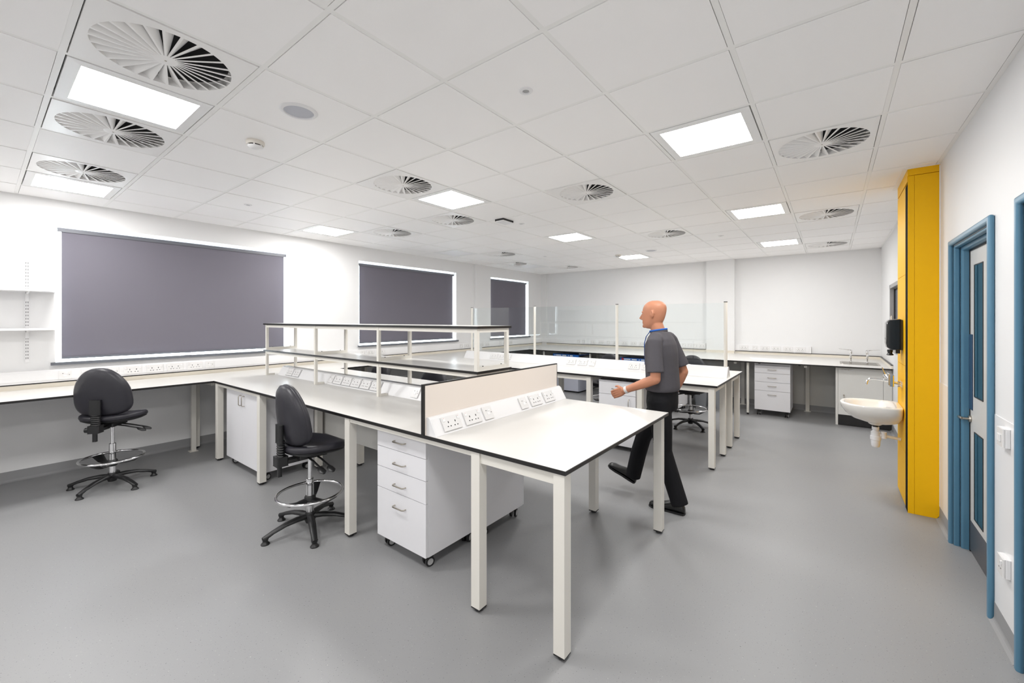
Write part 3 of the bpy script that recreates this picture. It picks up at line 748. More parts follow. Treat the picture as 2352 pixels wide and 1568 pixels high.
def pedestal(label, x, y, rz, w, d, z0, z1, fronts, cat='drawer unit', topgap=True, cast=True, mt=PED, hl=.11):
    """local: front faces -X at x=0, width along +Y (0..w), depth +X"""
    t = thing('drawer_pedestal' if cat == 'drawer unit' else 'cupboard', label, cat, (x, y, 0), rz)
    k = .018
    body = M().box(.020, 0, z0, d, k, z1).box(.020, w - k, z0, d, w, z1).box(.020, k, z0, d, w - k, z0 + k).box(.0, 0, z1, d, w, z1 + k).box(d - k, k, z0 + k, d, w - k, z1).box(.05, k, z0 + k, .06, w - k, z1)
    obj('carcass', body, mt, t, bevel=.001)
    for f in fronts:
        nm, a0, a1, c0, c1 = f[:5]
        fr = obj(nm, M().box(0, a0 * w + .0015, c0 + .002, .018, a1 * w - .0015, c1 - .002), mt, t, bevel=.0015)
        hpos, hor = f[5], f[6]
        pull(fr, (0, hpos[0] * w, hpos[1]), (0, 1, 0) if hor else (0, 0, 1), (-1, 0, 0), hl)
    if cast:
        for cx_ in (.06, d - .06):
            for cy_ in (.055, w - .055): caster(t, cx_, cy_, random.choice((0, .35, -.2)) if cast else 0)
    return t
zs = (.083, .413, .554, .690, .832)
pedestal('white four drawer pedestal on casters in front of the near island bench', .235, 2.212, 0, .50, .47, zs[0], zs[4] - .02,
         [('drawer', 0, 1, zs[3], zs[4] - .02, (.5, .752), 1), ('drawer', 0, 1, zs[2], zs[3], (.5, .610), 1), ('drawer', 0, 1, zs[1], zs[2], (.5, .470), 1), ('drawer', 0, 1, zs[0], zs[1], (.5, .330), 1)])
pedestal('white pedestal turned away, behind the four drawer pedestal at the near island', 1.205, 2.68, PI, .50, .48, .083, .81,
         [('drawer', 0, 1, zs[3], .81, (.5, .752), 1), ('drawer', 0, 1, zs[2], zs[3], (.5, .610), 1), ('drawer', 0, 1, zs[1], zs[2], (.5, .470), 1), ('drawer', 0, 1, zs[0], zs[1], (.5, .330), 1)])
pedestal('white two door cupboard on casters between two legs of the near island', .209, 4.528, 0, .885, .50, .083, .818,
         [('door', .5, 1, .083, .818, (.5 + .045, .722), 0), ('door', 0, .5, .083, .818, (.5 - .045, .722), 0)], 'cupboard', hl=.10)
pedestal('white pedestal with one drawer over a door, under the far island by the man', 3.17, 2.03, 0, .46, .52, .06, .80,
         [('drawer', 0, 1, .655, .80, (.5, .725), 1), ('door', 0, 1, .06, .655, (.17, .56), 0)])
pedestal('white pedestal under the far bench edge seen behind the man', 5.62, 2.24, 0, .44, .5, .083, .80,
         [('drawer', 0, 1, .60, .80, (.5, .7), 1), ('drawer', 0, 1, .083, .60, (.5, .5), 1)])
pedestal('white four drawer pedestal under the far bench, left of the sink cupboard', 6.25, .755, 0, .485, .55, .095, .825,
         [('drawer', 0, 1, .685, .805, (.5, .745), 1), ('drawer', 0, 1, .545, .685, (.5, .615), 1), ('drawer', 0, 1, .405, .545, (.5, .482), 1), ('drawer', 0, 1, .095, .405, (.5, .345), 1)], mt=PED)
# sink cupboard
t = thing('sink_cupboard', 'white sink cupboard with one door and black plinth in the far right corner', 'cupboard', (6.27, YR + .003, 0))
w_ = .175 + .025 - (YR + .003)
obj('carcass', M().box(.02, 0, .15, .75, .018, LEGH - .003).box(.02, w_ - .045, .15, .75, w_ - .03, LEGH - .003).box(.02, .018, .15, .75, w_ - .045, .168).box(.73, .018, .168, .75, w_ - .045, LEGH - .003).box(.04, .02, .17, .045, w_ - .05, LEGH - .003), PEDW, t)
obj('end_panel', M().box(0, w_ - .028, 0, .78, w_, LEGH - .003), PEDW, t, bevel=.001)
dr = obj('door', M().box(0, .092, .155, .018, w_ - .030, LEGH - .006), PEDW, t, bevel=.0015)
pull(dr, (0, w_ - .14, .812), (0, 1, 0), (-1, 0, 0), .13, .004, CHROME)
lk = M().cyl((-.001, w_ - .095, .44), (-.012, w_ - .095, .44), .010, 14).box(-.030, w_ - .097, .425, -.012, w_ - .093, .45).box(-.027, w_ - .098, .385, -.023, w_ - .092, .425)
obj('lock', lk, STEEL, dr, label='lock with hanging key')
obj('filler', M().box(.002, 0, .155, .018, .089, LEGH - .006), PEDW, t)
obj('plinth', M().prism([(.0, .006), (w_ - .029, .006), (w_ - .029, .150), (.0, .150)], 'x', .006, .03), BLACK, t, label='black plinth')

# sink with two lever taps
t = thing('lab_sink', 'small stainless inset sink at the right end of the far bench', 'sink', (6.78, -.09, T + .0005))
m = M(); ow, od, iw_, idp = .28, .24, .25, .20
def rr(a, b_, r_, z, n=6):
    out = []
    for q, (sx, sy) in enumerate(((1, 1), (-1, 1), (-1, -1), (1, -1))):
        for k in range(n):
            an = (q + k / (n - 1)) * PI / 2
            out.append((sx * 0 + (a - r_) * sx + r_ * math.cos(an), (b_ - r_) * sy + r_ * math.sin(an), z))
    return out
m.loft([rr(.24, .235, .04, .0005), rr(.238, .232, .04, .004), rr(.215, .205, .04, .003), rr(.21, .20, .04, -.001), rr(.20, .19, .05, -.010)], cap=False)
obj('basin_rim', m, SINKM, t)
obj('bowl', M().loft([rr(.212, .202, .04, .0028), rr(.16, .15, .04, .0012)], cap=True), mat('sink_bowl_steel', (.22, .19, .15), .25, metal=1), t)
def lever_tap(lab, x, y, sgn):
    t = thing('lever_tap', lab, 'tap', (x, y, T + .0005), 0, 'elbow lever taps at the sink')
    obj('body', M().lathe([(.022, 0), (.022, .006), (.013, .012), (.012, .05), (.016, .055), (.016, .07), (.011, .075), (.013, .12), (.019, .135), (.020, .185), (.014, .192), (.001, .193)], 20), CHROME, t)
    obj('lever', M().tube([(0, 0, .185), (0, sgn * .02, .188), (0, sgn * .06, .192), (0, sgn * .15, .203)], [.010, .008, (.008, .004), (.013, .005)], 10), CHROME, t)
    obj('spout', M().tube([(-.01, 0, .10), (-.05, 0, .13), (-.09, 0, .13), (-.12, 0, .10)], .008, 10), CHROME, t)
lever_tap('chrome elbow lever tap on the left of the far sink, lever to the left', 7.05, .004, 1)
lever_tap('chrome elbow lever tap on the right of the far sink, lever to the right', 7.05, -.196, -1)

# paper sheet
o = obj('paper_sheet', M().add([(6.50, 1.28, T + .0009), (6.42, .66, T + .0009), (6.86, .62, T + .0009), (6.90, 1.40, T + .0009), (6.50, 1.28, T + .0014), (6.42, .66, T + .0014), (6.86, .62, T + .0014), (6.90, 1.40, T + .0014)],
        [(3, 2, 1, 0), (4, 5, 6, 7), (0, 1, 5, 4), (1, 2, 6, 5), (2, 3, 7, 6), (3, 0, 4, 7)]), PAPER)
tag(o, 'large thin white paper sheet lying on the far bench left of the sink', 'paper')

# ------------------------------------------------------------------ fridges under far bench
def fridge(lab, y0, w_, red=False):
    t = thing('undercounter_fridge', lab, 'fridge', (6.22, y0, 0), 0)
    obj('cabinet', M().box(.045, 0, .03, .60, w_, .775), FRIDGE, t, bevel=.004)
    obj('door', M().box(0, .002, .035, .043, w_ - .002, .745), FRIDGE, t, bevel=.008)
    obj('plinth', M().box(.03, .01, 0, .58, w_ - .01, .03), BLACK, t)
    tp = obj('top_label', M().box(.0, .0, .748, .60, w_, .800), BLUEL, t, bevel=.003, label='blue printed top strip')
    ln = M()
    yy = w_ - .04
    for L, g in ((.018, .02), (.13, .025), (.10, .04), (.015, .03), (.07, .02)):
        ln.box(-.0015, yy - L, .762, .0, yy, .785); yy -= L + g
    obj('lettering', ln, WHITEL, tp)
    if red: obj('badge', M().tube([(-.004, w_ - .05, .775), (.0, w_ - .05, .775)], .024, 16), REDL, tp, label='round red badge')
fridge('pale under counter fridge with blue top strip, left one behind the glass', 4.44, .62)
fridge('under counter fridge with blue strip and red badge, right of the blue topped one', 2.92, .60, True)
o = obj('storage_box', M().box(5.62, 2.98, .0, 6.10, 3.45, .725), mat('white_box', (.80, .80, .83), .35), bevel=.004)
tag(o, 'plain white box with a flat lid in front of the red badged fridge', 'box')
obj('lid', M().box(5.61, 2.97, .725, 6.11, 3.46, .762), PLAS, o, bevel=.004)

# ------------------------------------------------------------------ bins
def bin_(lab, x, y, s_=1.0):
    t = thing('waste_bin', lab, 'bin', (x, y, 0), 0, 'grey bins under the far bench')
    rings = [[(p[0], p[1], z) for p in rr(a, b_, .03, z)] for a, b_, z in ((.085, .085, 0), (.115, .115, .30), (.122, .122, .31), (.122, .122, .318), (.112, .112, .318), (.083, .083, .01))]
    obj('shell', M().loft(rings), BINM, t)
bin_('grey plastic waste bin under the far bench, below the chair seat', 6.42, 2.08)
bin_('second grey waste bin, half hidden by the free end legs of the far island', 6.42, 1.75)

# ------------------------------------------------------------------ wall shelves, left
t = thing('wall_shelves', 'white twin slot wall shelves at the left edge beside the window', 'shelves', (0, 0, 0))
for xs in (-1.131, -1.9):
    up = obj('upright', M().box(xs - .013, YL - .012, 1.127, xs + .013, YL, 2.117), PLAS, t, bevel=.001)
    sm_ = M()
    for k in range(30):
        z = 1.16 + k * .0318
        for dx in (-.006, .006): sm_.box(xs + dx - .0018, YL - .0128, z, xs + dx + .0018, YL - .0118, z + .018)
    obj('slot', sm_, PINS, up, kind='stuff')
    for z in (1.79, 1.42): obj('bracket', M().prism([(YL - .012, z), (YL - .23, z + .012), (YL - .23, z + .022), (YL - .012, z + .022)], 'x', xs - .006, xs + .006).box(xs - .009, YL - .02, z - .06, xs + .009, YL - .012, z), PLAS, t)
for z in (1.812, 1.442): obj('shelf', M().box(-2.3, YL - .25, z, -.952, YL - .004, z + .018), PLAS, t, bevel=.002)

# ------------------------------------------------------------------ yellow service column with basin
YC = -.235; CX0, CX1 = 3.10, 3.72
t = thing('service_column', 'full height yellow boxed column carrying the washbasin on the right wall', 'column panel', (0, 0, 0))
obj('side_panel', M().prism([(YR, .035), (YR + .02, 0), (YC - .040, 0), (YC - .040, CEIL - .06), (YR, CEIL - .06)], 'x', CX0, CX0 + .016), YELL, t, bevel=.001)
obj('corner_strip', M().box(CX0, YC - .0385, .0, CX0 + .003, YC - .001, CEIL - .06), YELL, t)
obj('top_fascia', M().box(CX0, YR, CEIL - .056, CX0 + .016, YC, CEIL - .002).box(CX0 + .016, YC - .016, CEIL - .10, CX1, YC, CEIL - .002), YELL, t)
obj('frame', M().box(CX0 + .02, YR + .005, 0, CX0 + .03, YC - .02, CEIL - .02).box(CX1 - .016, YR, 0, CX1, YC - .016, CEIL - .01), YELL, t)
obj('shadow_gap', M().box(CX0 + .004, YC - .020, 0, CX0 + .122, YC - .001, CEIL - .12), DARK, t, label='black vertical gap')
zz = [0.012, .098, .44, 1.16, 1.914, CEIL - .11]
for a, b_ in zip(zz[:-1], zz[1:]):
    obj('front_panel', M().box(CX0 + .125, YC - .016, a + .0015, CX1 - .001, YC, b_ - .0015), YELL, t, bevel=.001)
obj('edge_bead', M().box(CX0 - .002, YR, .10, CX0 + .004, YR + .006, CEIL - .01), PLAS, t)
obj('ceiling_trim', M().box(CX0 - .03, YC, CEIL - .004, CX1 + .06, YC + .03, CEIL - .001).box(CX0 - .012, YR, CEIL - .005, CX0, YC + .01, CEIL - .001), GRIDM, t)
# washbasin
bx = 3.47
t = thing('washbasin', 'white ceramic wall hung washbasin on the yellow column', 'basin', (bx, YC, 0))
def basin_ring(w_, y0, y1, z, n=40, p=2.6):
    out = []
    for k in range(n):
        a = 2 * PI * k / n; c_, s_ = math.cos(a), math.sin(a)
        x = w_ * math.copysign(abs(c_) ** (2 / p), c_)
        if s_ >= 0: y = y0 + (y1 - y0) * (.45 + .55 * abs(s_) ** (2 / 2.0))
        else: y = y0 + (y1 - y0) * (.45 - .45 * abs(s_) ** (2 / 6.0))
        out.append((x, y, z))
    return out
def basin_ring2(w_, y0, y1, z, n=48):
    # D shape: straight sides at wall, rounded nose
    out = []
    for k in range(n):
        a = 2 * PI * k / n; c_, s_ = math.cos(a), math.sin(a)
        ps = 2.3 if s_ > 0 else 7.0
        x = w_ * math.copysign(abs(c_) ** (2 / ps), c_); y = math.copysign(abs(s_) ** (2 / ps), s_)
        ymid = y0 + (y1 - y0) * .45
        out.append((x, ymid + (y1 - ymid) * y if y > 0 else ymid + (ymid - y0) * y, z))
    return out
R_ = [basin_ring2(.06, .10, .22, .620), basin_ring2(.085, .06, .26, .632), basin_ring2(.14, .02, .33, .655), basin_ring2(.19, .003, .385, .700), basin_ring2(.222, .001, .412, .745),
      basin_ring2(.230, .001, .422, .780), basin_ring2(.228, .001, .420, .792), basin_ring2(.220, .006, .412, .796), basin_ring2(.190, .105, .388, .792), basin_ring2(.178, .115, .375, .775),
      basin_ring2(.14, .135, .34, .715), basin_ring2(.08, .16, .29, .675), basin_ring2(.02, .19, .24, .668)]
obj('bowl', M().loft(R_), CERAM, t, sharp=60)
obj('waste_boss', M().lathe([(.055, .632), (.050, .612), (.032, .600), (.001, .600)], 24, 0, .17), CERAM, t)
obj('plug_hole', M().lathe([(.018, .6695), (.018, .672), (.001, .672)], 16, 0, .21), CHROME, t)
tr = thing('bottle_trap', 'white plastic bottle trap and waste pipe under the washbasin', 'waste trap', (bx, YC + .17, 0))
obj('tail', M().lathe([(.020, .602), (.020, .585)], 16), BLACK, tr, label='dark collar')
obj('trap_body', M().lathe([(.026, .585), (.026, .562), (.022, .560), (.022, .548), (.033, .540), (.034, .505), (.038, .503), (.038, .470), (.034, .466), (.031, .418), (.024, .405), (.001, .405)], 20), WASTE, tr)
obj('waste_pipe', M().cyl((0, -.02, .515), (0, -.07, .515), .017, 14).cyl((0, -.055, .545), (0, -.055, .49), .02, 14), WASTE, tr)
obj('outlet_pipe', M().cyl((0, -.07, .510), (0, -.168, .500), .0125, 12), mat('cream_pipe', (.74, .66, .52), .4), tr)
# wall tap
t = thing('basin_tap', 'chrome wall mounted basin tap with swan spout on the yellow column', 'tap', (3.42, YC, .985))
obj('wall_flange', M().cyl((-.03, .001, 0), (-.03, .006, 0), .026, 20).cyl((.07, .001, 0), (.07, .006, 0), .026, 20), CHROME, t)
obj('inlet', M().cyl((-.03, .006, 0), (-.03, .06, .006), .010, 12).cyl((.07, .006, 0), (.07, .06, .006), .010, 12).cyl((-.03, .024, -.02), (-.03, .024, .03), .007, 10), CHROME, t)
obj('valve_body', M().box(-.05, .055, -.02, .09, .083, .075), CHROME, t, bevel=.008)
obj('front_plate', M().box(-.045, .083, -.01, .085, .092, .085), CHROME, t, bevel=.006)
obj('lever', M().cyl((.02, .09, .04), (.02, .115, .075), .014, 14).tube([(.02, .108, .07), (.02, .118, .10), (.02, .128, .135)], [(.010, .006), (.008, .004), (.011, .004)], 10), CHROME, t)
obj('nozzle_nut', M().cyl((0, .09, .025), (0, .115, .025), .012, 12).cyl((0, .12, .028), (0, .135, .028), .010, 12), CHROME, t)
obj('spout', M().tube([(0, .10, .027), (0, .14, .030), (0, .185, .033), (0, .205, .032), (0, .222, .024), (0, .232, .008), (0, .236, -.020)], [.008, .008, .008, .009, .0095, .0095, .0095], 12), CHROME, t)
# towel dispenser
t = thing('paper_dispenser', 'glossy black hand towel dispenser on the yellow column above the basin', 'dispenser', (3.44, YC, 1.28))
pr = [(.0, .0), (.0, .262), (.018, .27), (.085, .262), (.105, .235), (.108, .06), (.098, .022), (.07, .0)]
mm = M(); hw = .085
rings = []
for x, k in ((-hw, .93), (-hw + .012, .985), (-hw + .03, 1.0), (hw - .03, 1.0), (hw - .012, .985), (hw, .93)):
    rings.append([(x, .002 + a * k, .135 + (z - .135) * (1 - (1 - k) * .5)) for a, z in pr])
mm.loft(rings)
obj('cover', mm, GLOSSB, t, sharp=35)
obj('nozzle', M().lathe([(.018, 0), (.020, -.01), (.015, -.030), (.026, -.045), (.020, -.050), (.001, -.05)], 18, .01, .075), BLACK, t)
obj('catch', M().box(-.02, .012, -.03, .02, .04, .004), BLACK, t, bevel=.004)
obj('hanger', M().tube([(-.04, .07, .262), (-.04, .07, .285), (-.03, .07, .295)], .003, 6).tube([(.0, .07, .262), (.0, .075, .29)], .003, 6), PLAS, t)
obj('label_window', M().box(-.052, .1075, .065, .01, .1095, .105), mat('smoked_window', (.08, .08, .085), .2), t, bevel=.002)

# ------------------------------------------------------------------ draughtsman chairs
def superell(n, fx):
    return [fx(2 * PI * k / n) for k in range(n)]
def make_chair(label, H=.60, star=0.0):
    """faces +Y, H = seat top height, star = base rotation"""
    t = thing('lab_chair', label, 'chair', (0, 0, 0), 0, 'black draughtsman chairs')
    # base
    hub = obj('base_hub', M().lathe([(.001, .045), (.030, .045), (.040, .075), (.038, .105), (.030, .125), (.001, .125)], 24), BLACK, t)
    for k in range(5):
        lg = M().tube([(.02, 0, .092), (.09, 0, .094), (.17, 0, .086), (.25, 0, .064), (.295, 0, .046), (.315, 0, .040)],
                      [(.024, .020), (.026, .018), (.024, .015), (.021, .013), (.020, .014), (.014, .014)], 12)
        l = obj('base_leg', lg, BLACK, t, rot=(0, 0, star + k * 2 * PI / 5))
        obj('glide', M().lathe([(.028, 0), (.028, .006), (.020, .014), (.016, .024), (.020, .034), (.022, .045), (.001, .047)], 18, .300, 0), BLACK, l)
    obj('column_sleeve', M().lathe([(.026, .12), (.026, H - .275), (.023, H - .272), (.001, H - .272)], 24), CHROME, t, label='chrome column sleeve')
    obj('gas_lift', M().cyl((0, 0, H - .275), (0, 0, H - .09), .0145, 16), CHROME, t, label='chrome gas lift')
    zr = .262
    rg = obj('foot_ring', M().torus(0, 0, zr, .222, .0105, 56, 10), CHROME, t, label='chrome foot ring')
    obj('ring_collar', M().lathe([(.030, .185), (.040, .195), (.038, .235), (.029, .245), (.027, .245)], 24), BLACK, rg)
    for k in range(3):
        a = k * 2 * PI / 3 + .5
        sp = M().tube([(.025, 0, .212), (.09, 0, .205), (.15, .0, .212), (.205, 0, .245), (.214, 0, .256)], [(.030, .014), (.030, .009), (.034, .008), (.042, .008), (.046, .006)], 10)
        obj('ring_spoke', sp, BLACK, rg, rot=(0, 0, a))
    # mechanism
    mc = obj('seat_mechanism', M().box(-.065, -.10, H - .105, .065, .10, H - .072), BLACK, t, bevel=.01)
    for s_, y_, L in ((1, .02, .20), (1, -.04, .17)):
        lv = M().tube([(.05, y_, H - .095), (.12, y_ + .01, H - .11), (.15 + L * .35, y_ + .015, H - .135)], .007, 8)
        e = Vector((.15 + L * .35, y_ + .015, H - .135))
        lv.tube([e, e + Vector((.02, 0, -.010)), e + Vector((.05, 0, -.022)), e + Vector((.07, 0, -.028))], [(.008, .006), (.024, .010), (.027, .011), (.010, .006)], 10)
        obj('lever', lv, BLACK, mc)
    obj('tension_knob', M().tube([(-.06, -.15, H - .11), (-.075, -.15, H - .11), (-.11, -.15, H - .11)], [.012, .024, .022], 12), BLACK, mc)
    # seat
    def seat_pt(a, k, z):
        c_, s_ = math.cos(a), math.sin(a)
        x = .232 * math.copysign(abs(c_) ** .78, c_) * (1 + .04 * s_)
        y = .02 + .205 * math.copysign(abs(s_) ** .85, s_)
        x *= k; y = .02 + (y - .02) * k
        dish = .016 * ((x / .23) ** 2) + (.012 * (-(y) / .2) if y < 0 else -.020 * (y / .22) ** 2)
        return (x, y, z + dish)
    rings = [[seat_pt(2 * PI * i / 44, k, z) for i in range(44)] for k, z in ((.86, H - .052), (.97, H - .044), (1.0, H - .030), (.985, H - .012), (.94, H - .002), (.80, H + .002), (.5, H - .003), (.1, H - .006))]
    obj('seat', M().loft(rings), VINYL, t, sharp=80)
    rings = [[seat_pt(2 * PI * i / 44, k, z) for i in range(44)] for k, z in ((.35, H - .078), (.80, H - .070), (.955, H - .054), (.965, H - .047), (.3, H - .045))]
    obj('seat_shell', M().loft(rings), BLACK, t, sharp=80)
    # backrest
    ZB = H + .224
    def back_pt(a, k, yy):
        c_, s_ = math.cos(a), math.sin(a)
        x = .212 * math.copysign(abs(c_) ** (.80 if s_ > 0 else .62), c_) * (1 - .20 * s_ - (.10 * s_ * s_ if s_ < 0 else .05 * s_ * s_))
        z = .218 * math.copysign(abs(s_) ** (.92 if s_ > 0 else .66), s_)
        x *= k; z *= k
        y = yy + 1.1 * x * x - .10 * z + .35 * z * z
        return (x, -.170 + y, ZB + z)
    rings = [[back_pt(2 * PI * i / 48, k, y_) for i in range(48)] for k, y_ in ((.2, -.030), (.75, -.028), (.93, -.018), (.965, -.004))]
    obj('back_shell', M().loft(rings), BLACK, t, sharp=80)
    rings = [[back_pt(2 * PI * i / 48, k, y_) for i in range(48)] for k, y_ in ((.95, -.008), (1.0, .006), (1.0, .022), (.96, .036), (.85, .042), (.5, .040), (.1, .038))]
    obj('backrest', M().loft(rings), VINYL, t, sharp=80)
    shl = obj('back_skin', M().loft([[back_pt(2 * PI * i / 48, k, y_) for i in range(48)] for k, y_ in ((.15, -.036), (.6, -.036), (.88, -.031), (.98, -.016), (.985, .002))]), VINYL, t, sharp=80)
    # rear bracket with bellows
    sy = -.214
    obj('back_bracket', M().box(-.042, sy - .012, H + .035, .042, sy + .02, H + .165), BLACK, t, bevel=.012)
    prof = []
    z = H - .062
    while z < H + .045:
        prof += [(.036, z), (.040, z + .006), (.036, z + .012), (.030, z + .0145)]; z += .017
    bl = M().lathe([(.001, prof[0][1])] + prof + [(.001, prof[-1][1] + .004)], 20, 0, sy + .012, sy=.62)
    obj('bellows', bl, BLACK, t, sharp=20)
    obj('stem_block', M().box(-.042, sy - .026, H - .125, .042, sy + .05, H - .058).box(-.016, sy - .010, H - .200, .016, sy + .018, H - .12), BLACK, t, bevel=.01)
    obj('back_arm', M().box(-.035, sy + .04, H - .115, .035, -.08, H - .09), BLACK, t, bevel=.004)
    return t
def place(t, x, y, rz): t.location = (x, y, 0); t.rotation_euler = (0, 0, rz)
c1 = make_chair('black lab chair at the window bench, back turned, left side of photo', .668, math.radians(147 + 40))
place(c1, -.66, 5.56, math.radians(-40))
c2 = make_chair('black lab chair tucked side on under the near edge of the near island', .64, math.radians(105 + 93))
place(c2, .075, 3.32, math.radians(-93))
c3 = make_chair('black lab chair behind the shelf unit, left of two in the aisle', .575, .4)
place(c3, 1.86, 5.22, math.radians(84))
c4 = make_chair('black lab chair behind the shelf unit, right of two in the aisle', .52, .9)
place(c4, 1.92, 4.18, math.radians(95))
c5 = make_chair('black lab chair behind the far island, just right of the man', .575, 1.0)
place(c5, 4.83, 1.86, math.radians(97))
c6 = make_chair('black lab chair behind the far island, by the second glass post', .53, .3)
place(c6, 4.86, 3.20, math.radians(85))

# ------------------------------------------------------------------ the walking man
def remeshed(name, m, mt, parent, vox=.006, smooth=6, label=None):
    o = obj(name, m, mt)
    r = o.modifiers.new('r', 'REMESH'); r.mode = 'VOXEL'; r.voxel_size = vox; r.use_smooth_shade = True
    if smooth:
        s_ = o.modifiers.new('s', 'SMOOTH'); s_.factor = .5; s_.iterations = smooth
    dg = bpy.context.evaluated_depsgraph_get()
    me = bpy.data.meshes.new_from_object(o.evaluated_get(dg))
    me.name = name
    o.modifiers.clear(); old = o.data; o.data = me; bpy.data.meshes.remove(old)
    me.polygons.foreach_set('use_smooth', [True] * len(me.polygons))
    o.parent = parent
    if label: o['label'] = label
    return o
def ball(m, c, r, n=16):
    rx, ry, rz = r if isinstance(r, tuple) else (r, r, r)
    rings = []
    for k in range(1, 12):
        a = PI * k / 12; rings.append([(c[0] + rx * math.sin(a) * math.cos(2 * PI * i / n), c[1] + ry * math.sin(a) * math.sin(2 * PI * i / n), c[2] - rz * math.cos(a)) for i in range(n)])
    m.loft(rings); return m
def limb(m, pts, rs, n=14):
    # tapered tube with rounded ends
    m.tube(pts, rs, n)
    for p, r in ((pts[0], rs[0]), (pts[-1], rs[-1])):
        rr_ = max(r) if isinstance(r, tuple) else r
        ball(m, p, rr_ * (.95 if not isinstance(r, tuple) else .6))
    return m
def slices(m, secs, n=24):
    """secs: (cx, cy, z, rx, ry)"""
    m.loft([[(cx_ + rx * math.cos(2 * PI * i / n), cy_ + ry * math.sin(2 * PI * i / n), z) for i in range(n)] for cx_, cy_, z, rx, ry in secs]); return m
man = thing('person', 'person in grey short sleeved shirt and black trousers walking left between the islands', 'person', (2.06, 1.30, 0))
# local frame: forward +Y, his left is -X
HC = Vector((0, .150, 1.585))            # head centre
LS, LE, LH = (-.195, .075, 1.375), (-.245, .045, 1.075), (-.215, .315, .955)   # shoulder elbow wrist (left)
RS, RE, RW = (.195, .065, 1.375), (.235, -.035, 1.095), (.225, .06, .865)
LHIP, LKN, LAN = (-.085, .07, .88), (-.085, .035, .475), (-.085, -.085, .085)
RHIP, RKN, RAN = (.085, .08, .88), (.095, .265, .515), (.10, .375, .150)
body = M()
# torso, neck
slices(body, [(0, .07, .84, .13, .10), (0, .07, .90, .155, .115), (0, .07, .98, .15, .11), (0, .07, 1.08, .145, .105), (0, .075, 1.20, .16, .11), (0, .08, 1.32, .160, .10), (0, .08, 1.37, .140, .08), (0, .085, 1.42, .10, .07), (0, .095, 1.45, .06, .06)])
body.tube([(0, .085, 1.38), (0, .105, 1.45), (0, .13, 1.52)], [.062, .056, .055], 18)
# head built from stacked slices: (y centre, z, half width, half depth)
hd = [(.155, -.118, .030, .040), (.162, -.108, .045, .058), (.160, -.088, .056, .072), (.152, -.062, .063, .084), (.146, -.030, .068, .092), (.142, .0, .072, .097), (.138, .030, .075, .099), (.134, .062, .074, .096), (.132, .088, .064, .083), (.131, .108, .045, .058), (.131, .118, .022, .028)]
def smooth_secs(hd, k=5):
    out = []
    for i in range(len(hd) - 1):
        p0, p1, p2, p3 = hd[max(i - 1, 0)], hd[i], hd[i + 1], hd[min(i + 2, len(hd) - 1)]
        for j in range(k):
            t_ = j / k
            out.append(tuple(.5 * ((2 * b) + (c - a) * t_ + (2 * a - 5 * b + 4 * c - d) * t_ ** 2 + (-a + 3 * b - 3 * c + d) * t_ ** 3) for a, b, c, d in zip(p0, p1, p2, p3)))
    return out + [hd[-1]]
hd = smooth_secs(hd)
body.loft([[(rx * math.cos(2 * PI * i / 28), yc + ry * math.sin(2 * PI * i / 28), HC.z + z) for i in range(28)] for yc, z, rx, ry in hd])
fy = .150 + .088                          # face plane
body.tube([(0, fy - .005, HC.z + .012), (0, fy + .008, HC.z - .010), (0, fy + .020, HC.z - .030), (0, fy + .006, HC.z - .040)], [.009, .010, .013, .009], 10)  # nose
ball(body, (-.013, fy + .003, HC.z - .036), .009); ball(body, (.013, fy + .003, HC.z - .036), .009)
ball(body, (0, fy - .008, HC.z - .062), (.024, .010, .006)); ball(body, (0, fy - .009, HC.z - .072), (.021, .010, .006))   # lips
ball(body, (0, fy - .016, HC.z - .098), (.022, .018, .016))                                                                  # chin
ball(body, (-.026, fy - .010, HC.z + .022), (.022, .010, .007)); ball(body, (.026, fy - .010, HC.z + .022), (.022, .010, .007))  # brow
for s_ in (-1, 1):                        # ears
    body.tube([(s_ * .072, .135, HC.z + .022), (s_ * .080, .128, HC.z + .028), (s_ * .084, .120, HC.z + .012), (s_ * .081, .122, HC.z - .012), (s_ * .074, .134, HC.z - .028)], [.006, .007, .008, .008, .006], 8)
    ball(body, (s_ * .076, .132, HC.z), (.007, .014, .024))
